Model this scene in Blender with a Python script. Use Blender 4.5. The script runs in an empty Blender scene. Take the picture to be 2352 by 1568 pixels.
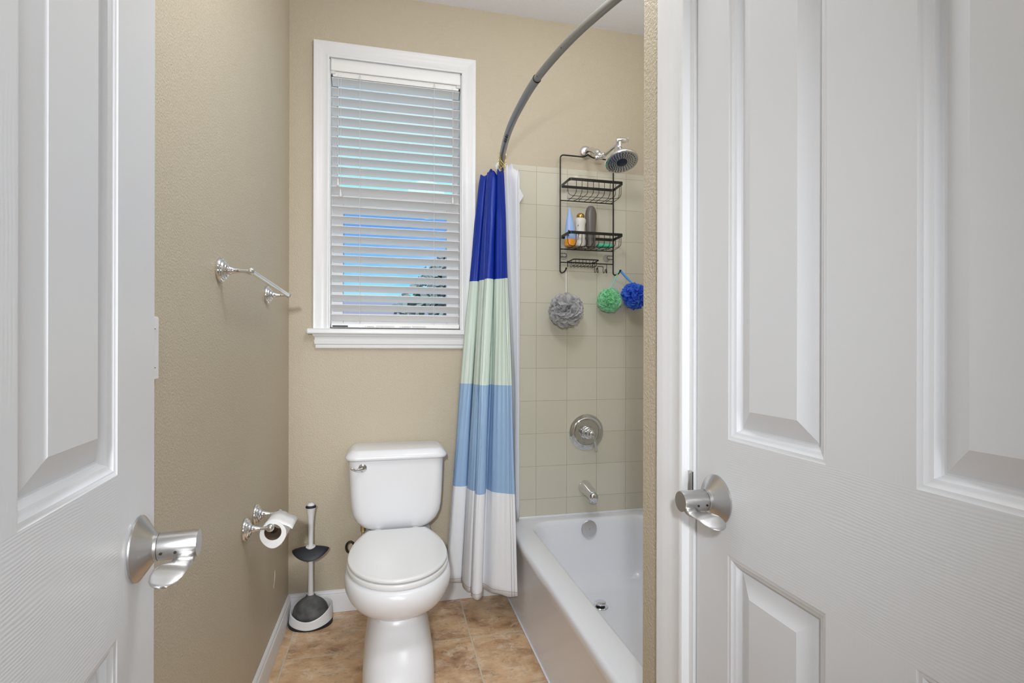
import bpy, bmesh, math, random
from mathutils import Vector, Matrix
import numpy as np
random.seed(7)
PI = math.pi
SC = bpy.context.scene
COL = SC.collection
H = 1.15                      # camera height

# ------------------------------------------------------------------ camera
def setup_camera():
    cd = bpy.data.cameras.new('camera'); cam = bpy.data.objects.new('camera', cd); COL.objects.link(cam)
    cd.sensor_width = 36; cd.sensor_fit = 'HORIZONTAL'; cd.lens = 36 * 1201.84 / 2352
    cd.shift_y = (803.85 - 784) / 2352; cd.clip_start = .01; cd.clip_end = 300
    yw, ro = math.radians(13.35), math.radians(.1245)
    R = Vector((math.cos(yw), -math.sin(yw), 0)); F = Vector((math.sin(yw), math.cos(yw), 0)); U = Vector((0, 0, 1))
    r2 = R * math.cos(ro) + U * math.sin(ro); u2 = U * math.cos(ro) - R * math.sin(ro)
    m = Matrix((r2, u2, -F)).transposed().to_4x4(); m.translation = (0, 0, H)
    cam.matrix_world = m
    SC.camera = cam
setup_camera()
SC.view_settings.view_transform = 'Standard'; SC.view_settings.look = 'None'
SC.view_settings.gamma = 1; SC.view_settings.use_curve_mapping = False
SC.view_settings.exposure = 0.0

# ------------------------------------------------------------------ world (daylight sky with pale cloud bands)
def setup_world():
    w = bpy.data.worlds.new('sky'); SC.world = w; w.use_nodes = True
    nt = w.node_tree; N = nt.nodes; L = nt.links; N.clear()
    out = N.new('ShaderNodeOutputWorld'); bg = N.new('ShaderNodeBackground'); bg.inputs[1].default_value = 1.0
    tc = N.new('ShaderNodeTexCoord'); sep = N.new('ShaderNodeSeparateXYZ'); L.new(tc.outputs['Generated'], sep.inputs[0])
    cr = N.new('ShaderNodeValToRGB'); L.new(sep.outputs[2], cr.inputs[0])
    st = [(0.0, (.55, .80, 1)), (.05, (.52, .95, 1.0)), (.12, (.26, .76, 1.0)), (.18, (.20, .52, .98)), (.235, (.12, .34, .93)), (.27, (.34, .95, 1.0)), (.40, (.62, .95, 1.0)), (.48, (.32, .52, 1.0)), (1, (.15, .3, .8))]
    e = cr.color_ramp.elements
    e[0].position = st[0][0]; e[0].color = (*st[0][1], 1); e[1].position = 1; e[1].color = (*st[-1][1], 1)
    for p, c in st[1:-1]:
        q = e.new(p); q.color = (*c, 1)
    no = N.new('ShaderNodeTexNoise'); no.inputs['Scale'].default_value = 5; no.inputs['Detail'].default_value = 5
    L.new(tc.outputs['Generated'], no.inputs['Vector'])
    mr = N.new('ShaderNodeMapRange'); mr.inputs[1].default_value = .55; mr.inputs[2].default_value = .8; mr.inputs[4].default_value = .5
    L.new(no.outputs[0], mr.inputs[0])
    mx = N.new('ShaderNodeMixRGB'); mx.inputs[2].default_value = (.85, .95, 1, 1)
    L.new(mr.outputs[0], mx.inputs[0]); L.new(cr.outputs[0], mx.inputs[1]); L.new(mx.outputs[0], bg.inputs[0])
    L.new(bg.outputs[0], out.inputs[0])
setup_world()

# ------------------------------------------------------------------ lamps of the room and added fill lights
def area(name, loc, target, size, power, col, shape='DISK', sy=None, spread=180):
    ld = bpy.data.lights.new(name, 'AREA'); ld.shape = shape; ld.size = size
    if sy: ld.size_y = sy
    ld.energy = power; ld.color = col; ld.spread = math.radians(spread)
    o = bpy.data.objects.new(name, ld); COL.objects.link(o); o.location = loc
    o.rotation_euler = (Vector(target) - Vector(loc)).to_track_quat('-Z', 'Y').to_euler()
def setup_lights():
    C = (.915, .957, 1)
    def globe(name, loc, r, power):
        ld = bpy.data.lights.new(name, 'POINT'); ld.shadow_soft_size = r; ld.energy = power; ld.color = C
        o = bpy.data.objects.new(name, ld); COL.objects.link(o); o.location = loc
    globe('ceiling_lamp', (.28, 1.05, 2.28), .15, 21)
    globe('tub_fill', (.95, 1.6, 2.50), .12, 5.5)  # added fill, no fixture here: brightens the tile and ceiling over the tub
    area('ceiling_lamp_hall', (.1, -.7, 2.73), (.1, -.7, 0), .8, 6, C)
    area('vanity_lamp', (-.15, -.45, 1.44), (-.2, 2.4, .75), .085, 6.6, C, spread=82)
    area('low_fill', (.32, -.75, 1.05), (-.35, 1.6, .45), .5, 3.0, C, spread=110)  # added unseen fill behind the camera, lifts the lower left wall and floor
    sd = bpy.data.lights.new('sun', 'SUN'); sd.energy = 2.2; sd.angle = .01; sd.color = (1, .96, .92)
    so = bpy.data.objects.new('sun', sd); COL.objects.link(so); so.rotation_euler = Vector((.35, 1, -.7)).to_track_quat('-Z', 'Y').to_euler()
setup_lights()

# ------------------------------------------------------------------ materials
def s2l(c):
    c = c / 255
    return c / 12.92 if c <= .04045 else ((c + .055) / 1.055) ** 2.4
def rgb(r, g, b): return (s2l(r), s2l(g), s2l(b), 1)
def mat(name, col, rough=.5, metal=0, spec=.5, trans=0, alpha=1, sheen=0, coat=0, sss=0):
    m = bpy.data.materials.new(name); m.use_nodes = True
    b = m.node_tree.nodes['Principled BSDF']
    b.inputs['Base Color'].default_value = col; b.inputs['Roughness'].default_value = rough
    b.inputs['Metallic'].default_value = metal; b.inputs['Specular IOR Level'].default_value = spec
    b.inputs['Transmission Weight'].default_value = trans; b.inputs['Alpha'].default_value = alpha
    b.inputs['Sheen Weight'].default_value = sheen; b.inputs['Coat Weight'].default_value = coat
    return m
class NT:
    def __init__(s, m): s.m = m; s.t = m.node_tree; s.b = s.t.nodes['Principled BSDF']
    def n(s, k, **kw):
        x = s.t.nodes.new('ShaderNode' + k)
        for a, v in kw.items(): setattr(x, a, v)
        return x
    def l(s, a, b): s.t.links.new(a, b)
    def obj(s): return s.n('TexCoord').outputs['Object']
    def uv(s): return s.n('TexCoord').outputs['UV']
    def mapping(s, v, scale=(1, 1, 1), loc=(0, 0, 0)):
        x = s.n('Mapping'); s.l(v, x.inputs[0]); x.inputs['Scale'].default_value = scale; x.inputs['Location'].default_value = loc
        return x.outputs[0]
    def noise(s, v, scale, detail=2, rough=.5, dist=0):
        x = s.n('TexNoise'); s.l(v, x.inputs['Vector']); x.inputs['Scale'].default_value = scale
        x.inputs['Detail'].default_value = detail; x.inputs['Roughness'].default_value = rough; x.inputs['Distortion'].default_value = dist
        return x.outputs[0]
    def bump(s, h, dist, strength=1):
        x = s.n('Bump'); s.l(h, x.inputs['Height']); x.inputs['Distance'].default_value = dist; x.inputs['Strength'].default_value = strength
        s.l(x.outputs[0], s.b.inputs['Normal']); return x
    def ramp(s, f, stops, interp='LINEAR'):
        x = s.n('ValToRGB'); s.l(f, x.inputs[0]); cr = x.color_ramp; cr.interpolation = interp; e = cr.elements
        while len(e) > 1: e.remove(e[-1])
        e[0].position = stops[0][0]; e[0].color = stops[0][1]
        for p, c in stops[1:]:
            q = e.new(p); q.color = c
        return x.outputs[0]
    def math(s, op, a, b=None, c=None):
        x = s.n('Math', operation=op)
        for i, v in enumerate((a, b, c)):
            if v is None: continue
            if isinstance(v, (int, float)): x.inputs[i].default_value = v
            else: s.l(v, x.inputs[i])
        return x.outputs[0]
    def mix(s, f, a, b):
        x = s.n('MixRGB')
        for i, v in enumerate((f, a, b)):
            if isinstance(v, (int, float, tuple)): x.inputs[i].default_value = v
            else: s.l(v, x.inputs[i])
        return x.outputs[0]

def paint_mat(name, col, rough=.42, bump=.0017):
    m = mat(name, col, rough, spec=.45); t = NT(m); v = t.obj()
    a = t.noise(v, 235, 2, .5)
    t.bump(t.ramp(a, [(.36, (0, 0, 0, 1)), (.66, (1, 1, 1, 1))]), bump, .5)
    c = t.mix(t.noise(v, 3, 2), tuple(x * .97 for x in col[:3]) + (1,), tuple(min(1, x * 1.03) for x in col[:3]) + (1,))
    t.l(c, t.b.inputs['Base Color'])
    return m
M = {}
M['wall'] = paint_mat('beige_paint', rgb(196, 184, 162))
M['ceil'] = paint_mat('ceiling_paint', rgb(242, 243, 250), .8, .002)
M['hall'] = paint_mat('hall_paint', rgb(205, 200, 190))
M['white'] = mat('white_trim', rgb(232, 232, 233), .35)
M['vinyl'] = mat('white_vinyl', rgb(228, 228, 230), .4)
M['slat'] = mat('white_slat', rgb(242, 241, 240), .4)
M['porcelain'] = mat('porcelain', rgb(236, 236, 239), .27, coat=.05)
M['seat'] = mat('toilet_seat_plastic', rgb(238, 238, 238), .18)
M['tub'] = mat('tub_enamel', rgb(236, 238, 244), .24, coat=.1)
M['satin'] = mat('satin_chrome', (.74, .74, .76, 1), .32, 1)
M['chrome'] = mat('chrome', (.78, .79, .81, 1), .07, 1)
M['nickel'] = mat('satin_nickel', (.52, .51, .50, 1), .30, 1)
M['steel'] = mat('brushed_steel_rod', (.36, .36, .345, 1), .42, .85)
M['black'] = mat('black_wire', rgb(9, 9, 10), .45)
M['rubber'] = mat('grey_rubber', rgb(86, 88, 88), .65)
M['darkrub'] = mat('dark_rubber', rgb(34, 37, 44), .5)
M['plastic'] = mat('white_plastic', rgb(230, 230, 232), .3)
M['gold'] = mat('gold_hook', (.75, .62, .28, 1), .25, 1)
M['brass'] = mat('brass', (.62, .48, .22, 1), .3, 1)
M['bronze'] = mat('dark_bronze', rgb(58, 52, 46), .35, .6)
M['paper'] = mat('paper', rgb(240, 240, 240), .9)
M['card'] = mat('cardboard_core', rgb(120, 100, 82), .9)
M['liner'] = mat('liner_vinyl', rgb(230, 231, 236), .45)
M['cord'] = mat('white_cord', rgb(222, 222, 220), .7)
M['dark'] = mat('dark_print', rgb(50, 50, 52), .6)
M['greyprint'] = mat('grey_print', rgb(150, 150, 150), .6)
M['holes'] = mat('dark_hole', rgb(20, 20, 20), .8)
M['lightblue'] = mat('light_blue_plastic', rgb(160, 190, 240), .35)
M['orange'] = mat('orange_cap', rgb(245, 160, 40), .35)
M['cream'] = mat('pearl_white_bottle', rgb(222, 218, 210), .3)
M['copper'] = mat('gold_cap', (.55, .33, .08, 1), .25, 1)
M['greybot'] = mat('grey_bottle', rgb(104, 98, 94), .35)
M['mint'] = mat('mint_soap', rgb(90, 200, 160), .5)
M['nozzle'] = mat('nozzle_grey', rgb(34, 38, 42), .4)
M['headface'] = mat('shower_face', (.62, .63, .64, 1), .25, .85)
M['navy'] = mat('navy_disc', rgb(30, 40, 62), .25)
M['roof'] = mat('grey_roof', rgb(176, 172, 180), .9)
M['siding'] = mat('pale_siding', rgb(225, 220, 225), .9)
M['bark'] = mat('bark', rgb(80, 70, 62), .9)
M['leaf'] = mat('leaf', rgb(160, 168, 162), .8)
M['ground'] = mat('grass_ground', rgb(120, 125, 105), .9)
M['grime'] = mat('plaster_scrape', rgb(222, 212, 196), .8)

def pouf_mat(name, col):
    m = mat(name, col, .6, sheen=.2); t = NT(m)
    nt = m.node_tree; tr = nt.nodes.new('ShaderNodeBsdfTranslucent'); tr.inputs[0].default_value = col
    mx = nt.nodes.new('ShaderNodeMixShader'); mx.inputs[0].default_value = .5
    out = nt.nodes['Material Output']
    t.l(t.b.outputs[0], mx.inputs[1]); t.l(tr.outputs[0], mx.inputs[2]); t.l(mx.outputs[0], out.inputs[0])
    return m
M['pgrey'] = pouf_mat('grey_mesh_net', rgb(222, 222, 224))
M['pgreen'] = pouf_mat('green_mesh_net', rgb(190, 250, 212))
M['pblue'] = pouf_mat('blue_mesh_net', rgb(92, 150, 255))
M['ribbon'] = mat('blue_ribbon', rgb(90, 160, 235), .5)
M['mintcord'] = mat('mint_cord', rgb(150, 220, 210), .5)

def glass_mat():
    m = bpy.data.materials.new('window_glass'); m.use_nodes = True; nt = m.node_tree; nt.nodes.clear()
    o = nt.nodes.new('ShaderNodeOutputMaterial'); mx = nt.nodes.new('ShaderNodeMixShader'); fr = nt.nodes.new('ShaderNodeFresnel')
    fr.inputs[0].default_value = 1.25
    tr = nt.nodes.new('ShaderNodeBsdfTransparent'); tr.inputs[0].default_value = (.97, .99, 1, 1)
    gl = nt.nodes.new('ShaderNodeBsdfGlossy'); gl.inputs['Roughness'].default_value = .02
    nt.links.new(fr.outputs[0], mx.inputs[0]); nt.links.new(tr.outputs[0], mx.inputs[1]); nt.links.new(gl.outputs[0], mx.inputs[2]); nt.links.new(mx.outputs[0], o.inputs[0])
    return m
M['glass'] = glass_mat()

def tile_lines(t, a, a0, pa, b, b0, pb, hw):
    """1 inside the joints of a tile lattice"""
    def line(x, x0, p):
        f = t.math('DIVIDE', t.math('SUBTRACT', x, x0), p)
        f = t.math('ABSOLUTE', t.math('SUBTRACT', t.math('FRACT', t.math('ADD', f, 100.5)), .5))
        return t.math('LESS_THAN', t.math('MULTIPLY', f, p), hw)
    return t.math('MAXIMUM', line(a, a0, pa), line(b, b0, pb))
def cell_id(t, a, a0, pa, b, b0, pb):
    fa = t.math('FLOOR', t.math('DIVIDE', t.math('SUBTRACT', a, a0), pa)); fb = t.math('FLOOR', t.math('DIVIDE', t.math('SUBTRACT', b, b0), pb))
    c = t.n('CombineXYZ'); t.l(fa, c.inputs[0]); t.l(fb, c.inputs[1]); w = t.n('TexWhiteNoise'); t.l(c.outputs[0], w.inputs[0]); return w
def floor_mat():
    m = mat('brown_stone_tile', rgb(160, 120, 90), .38); t = NT(m); v = t.obj()
    s = t.n('SeparateXYZ'); t.l(v, s.inputs[0]); X, Y = s.outputs[0], s.outputs[1]
    g = tile_lines(t, X, -.022, .348, Y, 1.744, .334, .0026)
    w = cell_id(t, X, -.022, .348, Y, 1.744, .334)
    ad = t.n('VectorMath', operation='MULTIPLY_ADD'); t.l(w.outputs['Color'], ad.inputs[0]); ad.inputs[1].default_value = (9, 9, 9); t.l(v, ad.inputs[2]); vv = ad.outputs[0]
    st = t.mapping(vv, (1, 1.25, 1))
    base = t.ramp(t.noise(st, 7, 6, .62, .15), [(.30, rgb(146, 110, 84)), (.44, rgb(198, 160, 122)), (.58, rgb(226, 190, 150)), (.72, rgb(194, 166, 136))])
    streak = t.ramp(t.noise(st, 17, 8, .72, .5), [(.50, (0, 0, 0, 1)), (.66, (1, 1, 1, 1))])
    c = t.mix(t.math('MULTIPLY', streak, .7), base, rgb(240, 222, 198))
    dk = t.ramp(t.noise(vv, 46, 5, .7), [(.3, (1, 1, 1, 1)), (.42, (0, 0, 0, 1))])
    c = t.mix(t.math('MULTIPLY', dk, .45), c, rgb(86, 60, 44))
    c = t.mix(g, c, rgb(208, 198, 176))
    t.l(c, t.b.inputs['Base Color'])
    h = t.math('SUBTRACT', t.math('MULTIPLY', t.noise(vv, 30, 5), .35), g); t.bump(h, .002, .7)
    t.l(t.ramp(g, [(0, (.36, .36, .36, 1)), (1, (.9, .9, .9, 1))]), t.b.inputs['Roughness'])
    return m
M['floor'] = floor_mat()
def walltile_mat(name, axis):
    m = mat(name, rgb(205, 199, 178), .14, coat=.2); t = NT(m); v = t.obj()
    s = t.n('SeparateXYZ'); t.l(v, s.inputs[0]); A = s.outputs[axis]; Z = s.outputs[2]
    a0 = .692 if axis == 0 else 2.42
    g = tile_lines(t, A, a0, .1547, Z, H + .0705, .1567, .0009)
    w = cell_id(t, A, a0, .1547, Z, H + .0705, .1567)
    c = t.mix(w.outputs['Value'], rgb(205, 200, 182), rgb(210, 205, 189))
    c = t.mix(g, c, rgb(176, 166, 142)); t.l(c, t.b.inputs['Base Color'])
    h = t.math('SUBTRACT', t.math('MULTIPLY', t.noise(v, 8, 1), .15), g); t.bump(h, .0012, .6)
    return m
M['tileb'] = walltile_mat('almond_wall_tile', 0)
M['tiles'] = walltile_mat('almond_side_tile', 1)

def grain_mat(name, vertical):
    m = mat(name, rgb(222, 223, 226), .36); t = NT(m); v = t.obj()
    w = t.n('TexWave', wave_type='BANDS', bands_direction='X' if vertical else 'Z', wave_profile='SIN')
    sc = t.mapping(v, (1, 1, .25) if vertical else (.32, 1, 1))
    t.l(sc, w.inputs['Vector']); w.inputs['Scale'].default_value = 60 if vertical else 96
    w.inputs['Distortion'].default_value = 34; w.inputs['Detail'].default_value = 3.0; w.inputs['Detail Scale'].default_value = .11
    n = t.noise(t.mapping(v, (300, 1, 12) if vertical else (14, 1, 260)), 1, 2)
    mk = t.ramp(t.noise(v, 9, 3), [(.35, (.15, .15, .15, 1)), (.65, (1, 1, 1, 1))])
    h = t.math('ADD', t.math('MULTIPLY', t.math('MULTIPLY', w.outputs['Fac'], mk), .8), t.math('MULTIPLY', n, .35))
    t.bump(h, .00016 if not vertical else .00004, .7)
    return m
M['grainh'] = grain_mat('door_grain_cross', False)
M['grainv'] = grain_mat('door_grain_upright', True)
M['door'] = mat('door_paint', rgb(222, 223, 226), .34)

def curtain_mat():
    m = mat('striped_cloth', (1, 1, 1, 1), .42); t = NT(m); v = t.obj(); uv = t.uv()
    s = t.n('SeparateXYZ'); t.l(v, s.inputs[0]); u = t.n('SeparateXYZ'); t.l(uv, u.inputs[0])
    z = u.outputs[1]      # height in metres
    f = t.math('DIVIDE', z, 2.0)
    c = t.ramp(f, [(0, rgb(232, 233, 236)), (.540 / 2, rgb(148, 178, 212)), (.994 / 2, rgb(205, 219, 208)), (1.4555 / 2, rgb(235, 235, 238)), (1.4575 / 2, rgb(4, 46, 156))], 'CONSTANT')
    def stitch(x, c0, w):
        return t.math('LESS_THAN', t.math('ABSOLUTE', t.math('SUBTRACT', x, c0)), w)
    sd = t.math('MAXIMUM', t.math('MAXIMUM', stitch(u.outputs[0], .974, .0011), stitch(u.outputs[0], .986, .0008)), stitch(z, .148, .0008))
    c = t.mix(t.math('MULTIPLY', sd, .6), c, rgb(60, 66, 84))
    t.l(c, t.b.inputs['Base Color'])
    t.l(t.ramp(f, [(0, (.6, .6, .6, 1)), (.54 / 2, (.42, .42, .42, 1)), (1.4575 / 2, (.46, .46, .46, 1))], 'CONSTANT'), t.b.inputs['Roughness'])
    n = t.noise(t.mapping(v, (1, 1, .14)), 30, 3); w = t.noise(v, 500, 1)
    t.bump(t.math('ADD', n, t.math('MULTIPLY', w, .03)), .006, .5)
    return m
M['curtain'] = curtain_mat()

# ------------------------------------------------------------------ mesh tools
class MB:
    def __init__(s): s.v = []; s.f = []; s.mi = []; s.uv = {}
    def add(s, vs, fs, mi=0):
        o = len(s.v); s.v += [tuple(x) for x in vs]
        for f in fs: s.f.append(tuple(i + o for i in f)); s.mi.append(mi)
        return o
    def box(s, a, b, mi=0):
        x0, y0, z0 = a; x1, y1, z1 = b
        vs = [(x0, y0, z0), (x1, y0, z0), (x1, y1, z0), (x0, y1, z0), (x0, y0, z1), (x1, y0, z1), (x1, y1, z1), (x0, y1, z1)]
        s.add(vs, [(0, 3, 2, 1), (4, 5, 6, 7), (0, 1, 5, 4), (1, 2, 6, 5), (2, 3, 7, 6), (3, 0, 4, 7)], mi); return s
    def loft(s, rings, cap0=True, cap1=True, mi=0, closed=True):
        n = len(rings[0]); vs = [p for r in rings for p in r]; fs = []
        for i in range(len(rings) - 1):
            for j in range(n if closed else n - 1):
                k = (j + 1) % n
                fs.append((i * n + j, i * n + k, (i + 1) * n + k, (i + 1) * n + j))
        if cap0: fs.append(tuple(reversed(range(n))))
        if cap1: fs.append(tuple((len(rings) - 1) * n + j for j in range(n)))
        s.add(vs, fs, mi); return s
    def lathe(s, prof, origin=(0, 0, 0), axis=(0, 0, 1), n=32, sx=1, sy=1, mi=0, cap=True):
        ax = Vector(axis).normalized(); o = Vector(origin)
        ref = Vector((0, 0, 1)) if abs(ax.z) < .9 else Vector((1, 0, 0))
        u = ref.cross(ax).normalized() if abs(ax.z) < .9 else Vector((1, 0, 0)); w = ax.cross(u)
        rings = []
        for r, h in prof:
            r = max(r, 1e-5)
            rings.append([tuple(o + ax * h + u * (r * sx * math.cos(2 * PI * k / n)) + w * (r * sy * math.sin(2 * PI * k / n))) for k in range(n)])
        return s.loft(rings, cap, cap, mi)
    def tube(s, pts, r, n=8, closed=False, mi=0, flat=1.0):
        pts = [Vector(p) for p in pts]; m = len(pts); rr = r if isinstance(r, (list, tuple)) else [r] * m
        T = []
        for i in range(m):
            a = pts[(i - 1) % m] if (closed or i > 0) else pts[i]; b = pts[(i + 1) % m] if (closed or i < m - 1) else pts[i]
            d = b - a; T.append(d.normalized() if d.length > 1e-9 else Vector((0, 0, 1)))
        ref = Vector((0, 0, 1)) if abs(T[0].z) < .9 else Vector((1, 0, 0))
        u = (ref - T[0] * ref.dot(T[0])).normalized(); rings = []
        for i in range(m):
            u = (u - T[i] * u.dot(T[i])); u = u.normalized() if u.length > 1e-6 else Vector((1, 0, 0))
            w = T[i].cross(u)
            rings.append([tuple(pts[i] + u * (rr[i] * math.cos(2 * PI * k / n)) + w * (rr[i] * flat * math.sin(2 * PI * k / n))) for k in range(n)])
        if closed: rings.append(rings[0]); return s.loft(rings, False, False, mi)
        return s.loft(rings, True, True, mi)
    def sphere(s, c, r, n=16, m=10, sz=1, mi=0):
        prof = [(r * math.sin(PI * i / m), -r * sz * math.cos(PI * i / m)) for i in range(m + 1)]
        return s.lathe(prof, c, (0, 0, 1), n, mi=mi)
    def build(s, name, mats, parent=None, smooth=35, local=False, bevel=0, solid=0, sub=0, origin=None):
        if not isinstance(mats, (list, tuple)): mats = [mats]
        off = Vector((0, 0, 0)); par_loc = Vector((0, 0, 0))
        if not local:
            if parent is not None:
                off = world_loc(parent)
                if origin is not None: off = Vector(origin)
                par_loc = world_loc(parent)
            else:
                if origin is not None: off = Vector(origin)
                elif not getattr(s, 'keep', False):
                    xs = np.array(s.v); off = Vector(((xs[:, 0].min() + xs[:, 0].max()) / 2, (xs[:, 1].min() + xs[:, 1].max()) / 2, xs[:, 2].min()))
        me = bpy.data.meshes.new(name)
        me.from_pydata([tuple(Vector(v) - off) for v in s.v], [], s.f)
        for m_ in mats: me.materials.append(M[m_] if isinstance(m_, str) else m_)
        me.polygons.foreach_set('material_index', s.mi)
        if s.uv:
            uvl = me.uv_layers.new(name='UVMap')
            for l in me.loops: uvl.data[l.index].uv = s.uv[l.vertex_index]
        bm = bmesh.new(); bm.from_mesh(me)
        if not s.uv: bmesh.ops.remove_doubles(bm, verts=bm.verts, dist=2e-5)
        bmesh.ops.recalc_face_normals(bm, faces=bm.faces); bm.to_mesh(me); bm.free()
        if smooth:
            me.polygons.foreach_set('use_smooth', [True] * len(me.polygons)); me.set_sharp_from_angle(angle=math.radians(smooth))
        me.update()
        o = bpy.data.objects.new(name, me); COL.objects.link(o)
        if parent is not None: o.parent = parent
        if not local: o.location = off - par_loc
        if bevel:
            b = o.modifiers.new('bevel', 'BEVEL'); b.width = bevel; b.segments = 3; b.limit_method = 'ANGLE'; b.angle_limit = math.radians(40)
        if solid:
            b = o.modifiers.new('solid', 'SOLIDIFY'); b.thickness = solid; b.offset = 0
        if sub:
            b = o.modifiers.new('sub', 'SUBSURF'); b.levels = sub; b.render_levels = sub
        return o
def world_loc(o):
    v = Vector(o.location)
    while o.parent: o = o.parent; v = v + Vector(o.location)
    return v
def empty(name, loc, rz=0):
    o = bpy.data.objects.new(name, None); COL.objects.link(o); o.location = loc; o.rotation_euler = (0, 0, rz); o.empty_display_size = .05
    return o
def tag(o, label=None, cat=None, group=None, kind=None):
    if label: o['label'] = label
    if cat: o['category'] = cat
    if group: o['group'] = group
    if kind: o['kind'] = kind
    return o
def struct(mb, name, m, **k):
    mb.keep = True
    o = mb.build(name, m, smooth=k.pop('smooth', 30), **k); o['kind'] = 'structure'; return o
def rrect(cx, cy, hx, hy, r, z, n=8):
    r = min(r, hx - 1e-4, hy - 1e-4); pts = []
    for (sx, sy, a0) in ((1, 1, 0), (-1, 1, 90), (-1, -1, 180), (1, -1, 270)):
        for k in range(n + 1):
            a = math.radians(a0 + 90 * k / n)
            pts.append((cx + sx * (hx - r) + r * math.cos(a), cy + sy * (hy - r) + r * math.sin(a), z))
    return pts
def fillet(pts, r, n=5, closed=False):
    """round the corners of a polyline"""
    P_ = [Vector(p) for p in pts]; out = []; m = len(P_)
    for i in range(m):
        if not closed and i in (0, m - 1): out.append(P_[i]); continue
        a, b, c = P_[i - 1], P_[i], P_[(i + 1) % m]
        d1 = (a - b); d2 = (c - b); q = min(r, d1.length * .49, d2.length * .49)
        p1 = b + d1.normalized() * q; p2 = b + d2.normalized() * q
        for k in range(n + 1):
            t = k / n; out.append(p1 * (1 - t) ** 2 + b * 2 * t * (1 - t) + p2 * t * t)
    return out
def catmull(pts, per=8):
    P_ = [Vector(p) for p in pts]; P_ = [P_[0] * 2 - P_[1]] + P_ + [P_[-1] * 2 - P_[-2]]; out = []
    for i in range(1, len(P_) - 2):
        for k in range(per):
            t = k / per; a, b, c, d = P_[i - 1:i + 3]
            out.append(.5 * ((2 * b) + (c - a) * t + (2 * a - 5 * b + 4 * c - d) * t * t + (3 * b - a - 3 * c + d) * t ** 3))
    out.append(P_[-2]); return out

# ================================================================== ROOM
D = 2.42; XL = -.416; XR = .47; XT = 1.33; ZC = 2.741; YN = -1.9; YA = .905
WX0, WX1, WZ0, WZ1 = -.251, .330, 1.242, 2.430           # window opening
struct(MB().box((XL - .1, YN - .1, -.06), (XT + .1, D + .1, 0)), 'floor', 'floor')
struct(MB().box((XL - .1, YN - .1, ZC), (XT + .1, D + .16, ZC + .06)), 'ceiling', 'ceil')
wl = struct(MB().box((XL - .1, YN, 0), (XL, D + .14, ZC)), 'wall_left', 'wall')
b = MB()
b.box((XL, D, 0), (WX0, D + .14, ZC)); b.box((WX1, D, 0), (XT + .1, D + .14, ZC)); b.box((WX0, D, 0), (WX1, D + .14, WZ0)); b.box((WX0, D, WZ1), (WX1, D + .14, ZC))
wb = struct(b, 'wall_back', 'wall')
# plaster scrapes on the left wall
s = MB(); s.tube([(XL + .0006, 2.128, .262), (XL + .0009, 2.134, .29), (XL + .0006, 2.141, .312)], [.001, .0022, .0008], 5)
s.tube([(XL + .0006, 2.118, .255), (XL + .0009, 2.123, .268)], [.0012, .0018], 5); s.tube([(XL + .0006, 2.27, .36), (XL + .0009, 2.275, .372)], .0012, 5)
tag(s.build('scrape', 'grime', wl), 'pale scrape in the paint', kind='structure')
# right wall with the closet opening, and the stub wall that closes the tub alcove
DY1, DY0 = .750, .118                                    # closet opening along Y
b = MB(); b.box((XR, DY1, 0), (XR + .11, YA, ZC)); b.box((XR, DY0, 2.06), (XR + .11, DY1, ZC)); b.box((XR, YN, 0), (XR + .11, DY0, ZC))
struct(b, 'wall_right', 'wall')
struct(MB().box((XR + .11, YA - .11, 0), (XT + .1, YA, ZC)), 'wall_alcove_end', 'wall')
struct(MB().box((XT, YA, 0), (XT + .1, D, ZC)), 'wall_alcove_right', 'wall')
struct(MB().box((XL, YN - .1, 0), (XT, YN, ZC)), 'wall_near', 'hall')
struct(MB().box((XR + .5, YN, 0), (XR + .6, YA - .11, ZC)), 'wall_closet', 'hall')
# tile surround
TZ0, TZ1 = .349, 2.032
def slab(name, a, bb, m, par=None):
    q = MB().box(a, bb); q.keep = True
    o = q.build(name, m, bevel=.004); o['kind'] = 'structure'; return o
slab('wall_tile_back', (.560, D - .008, TZ0), (XT, D, TZ1), 'tileb')
slab('wall_tile_right', (XT - .008, YA, TZ0), (XT, D - .008, TZ1), 'tiles')
# baseboards
def extr(prof, p0, p1, out, name, mt='white'):
    """profile (d, z) swept from p0 to p1; out = direction away from the wall"""
    q = MB(); o = Vector(out)
    q.loft([[tuple(Vector(p) + o * d + Vector((0, 0, z))) for d, z in prof] for p in (p0, p1)], True, True); q.keep = True
    r = q.build(name, mt, smooth=25); r['kind'] = 'structure'; return r
BP = [(0, 0), (.014, 0), (.014, .070), (.0125, .076), (.009, .079), (.0105, .083), (.0085, .089), (.004, .093), (0, .094)]
extr(BP, (XL, D, .001), (.545, D, .001), (0, -1, 0), 'baseboard_back')
extr(BP, (XL, YN, .001), (XL, D, .001), (1, 0, 0), 'baseboard_left')

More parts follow.
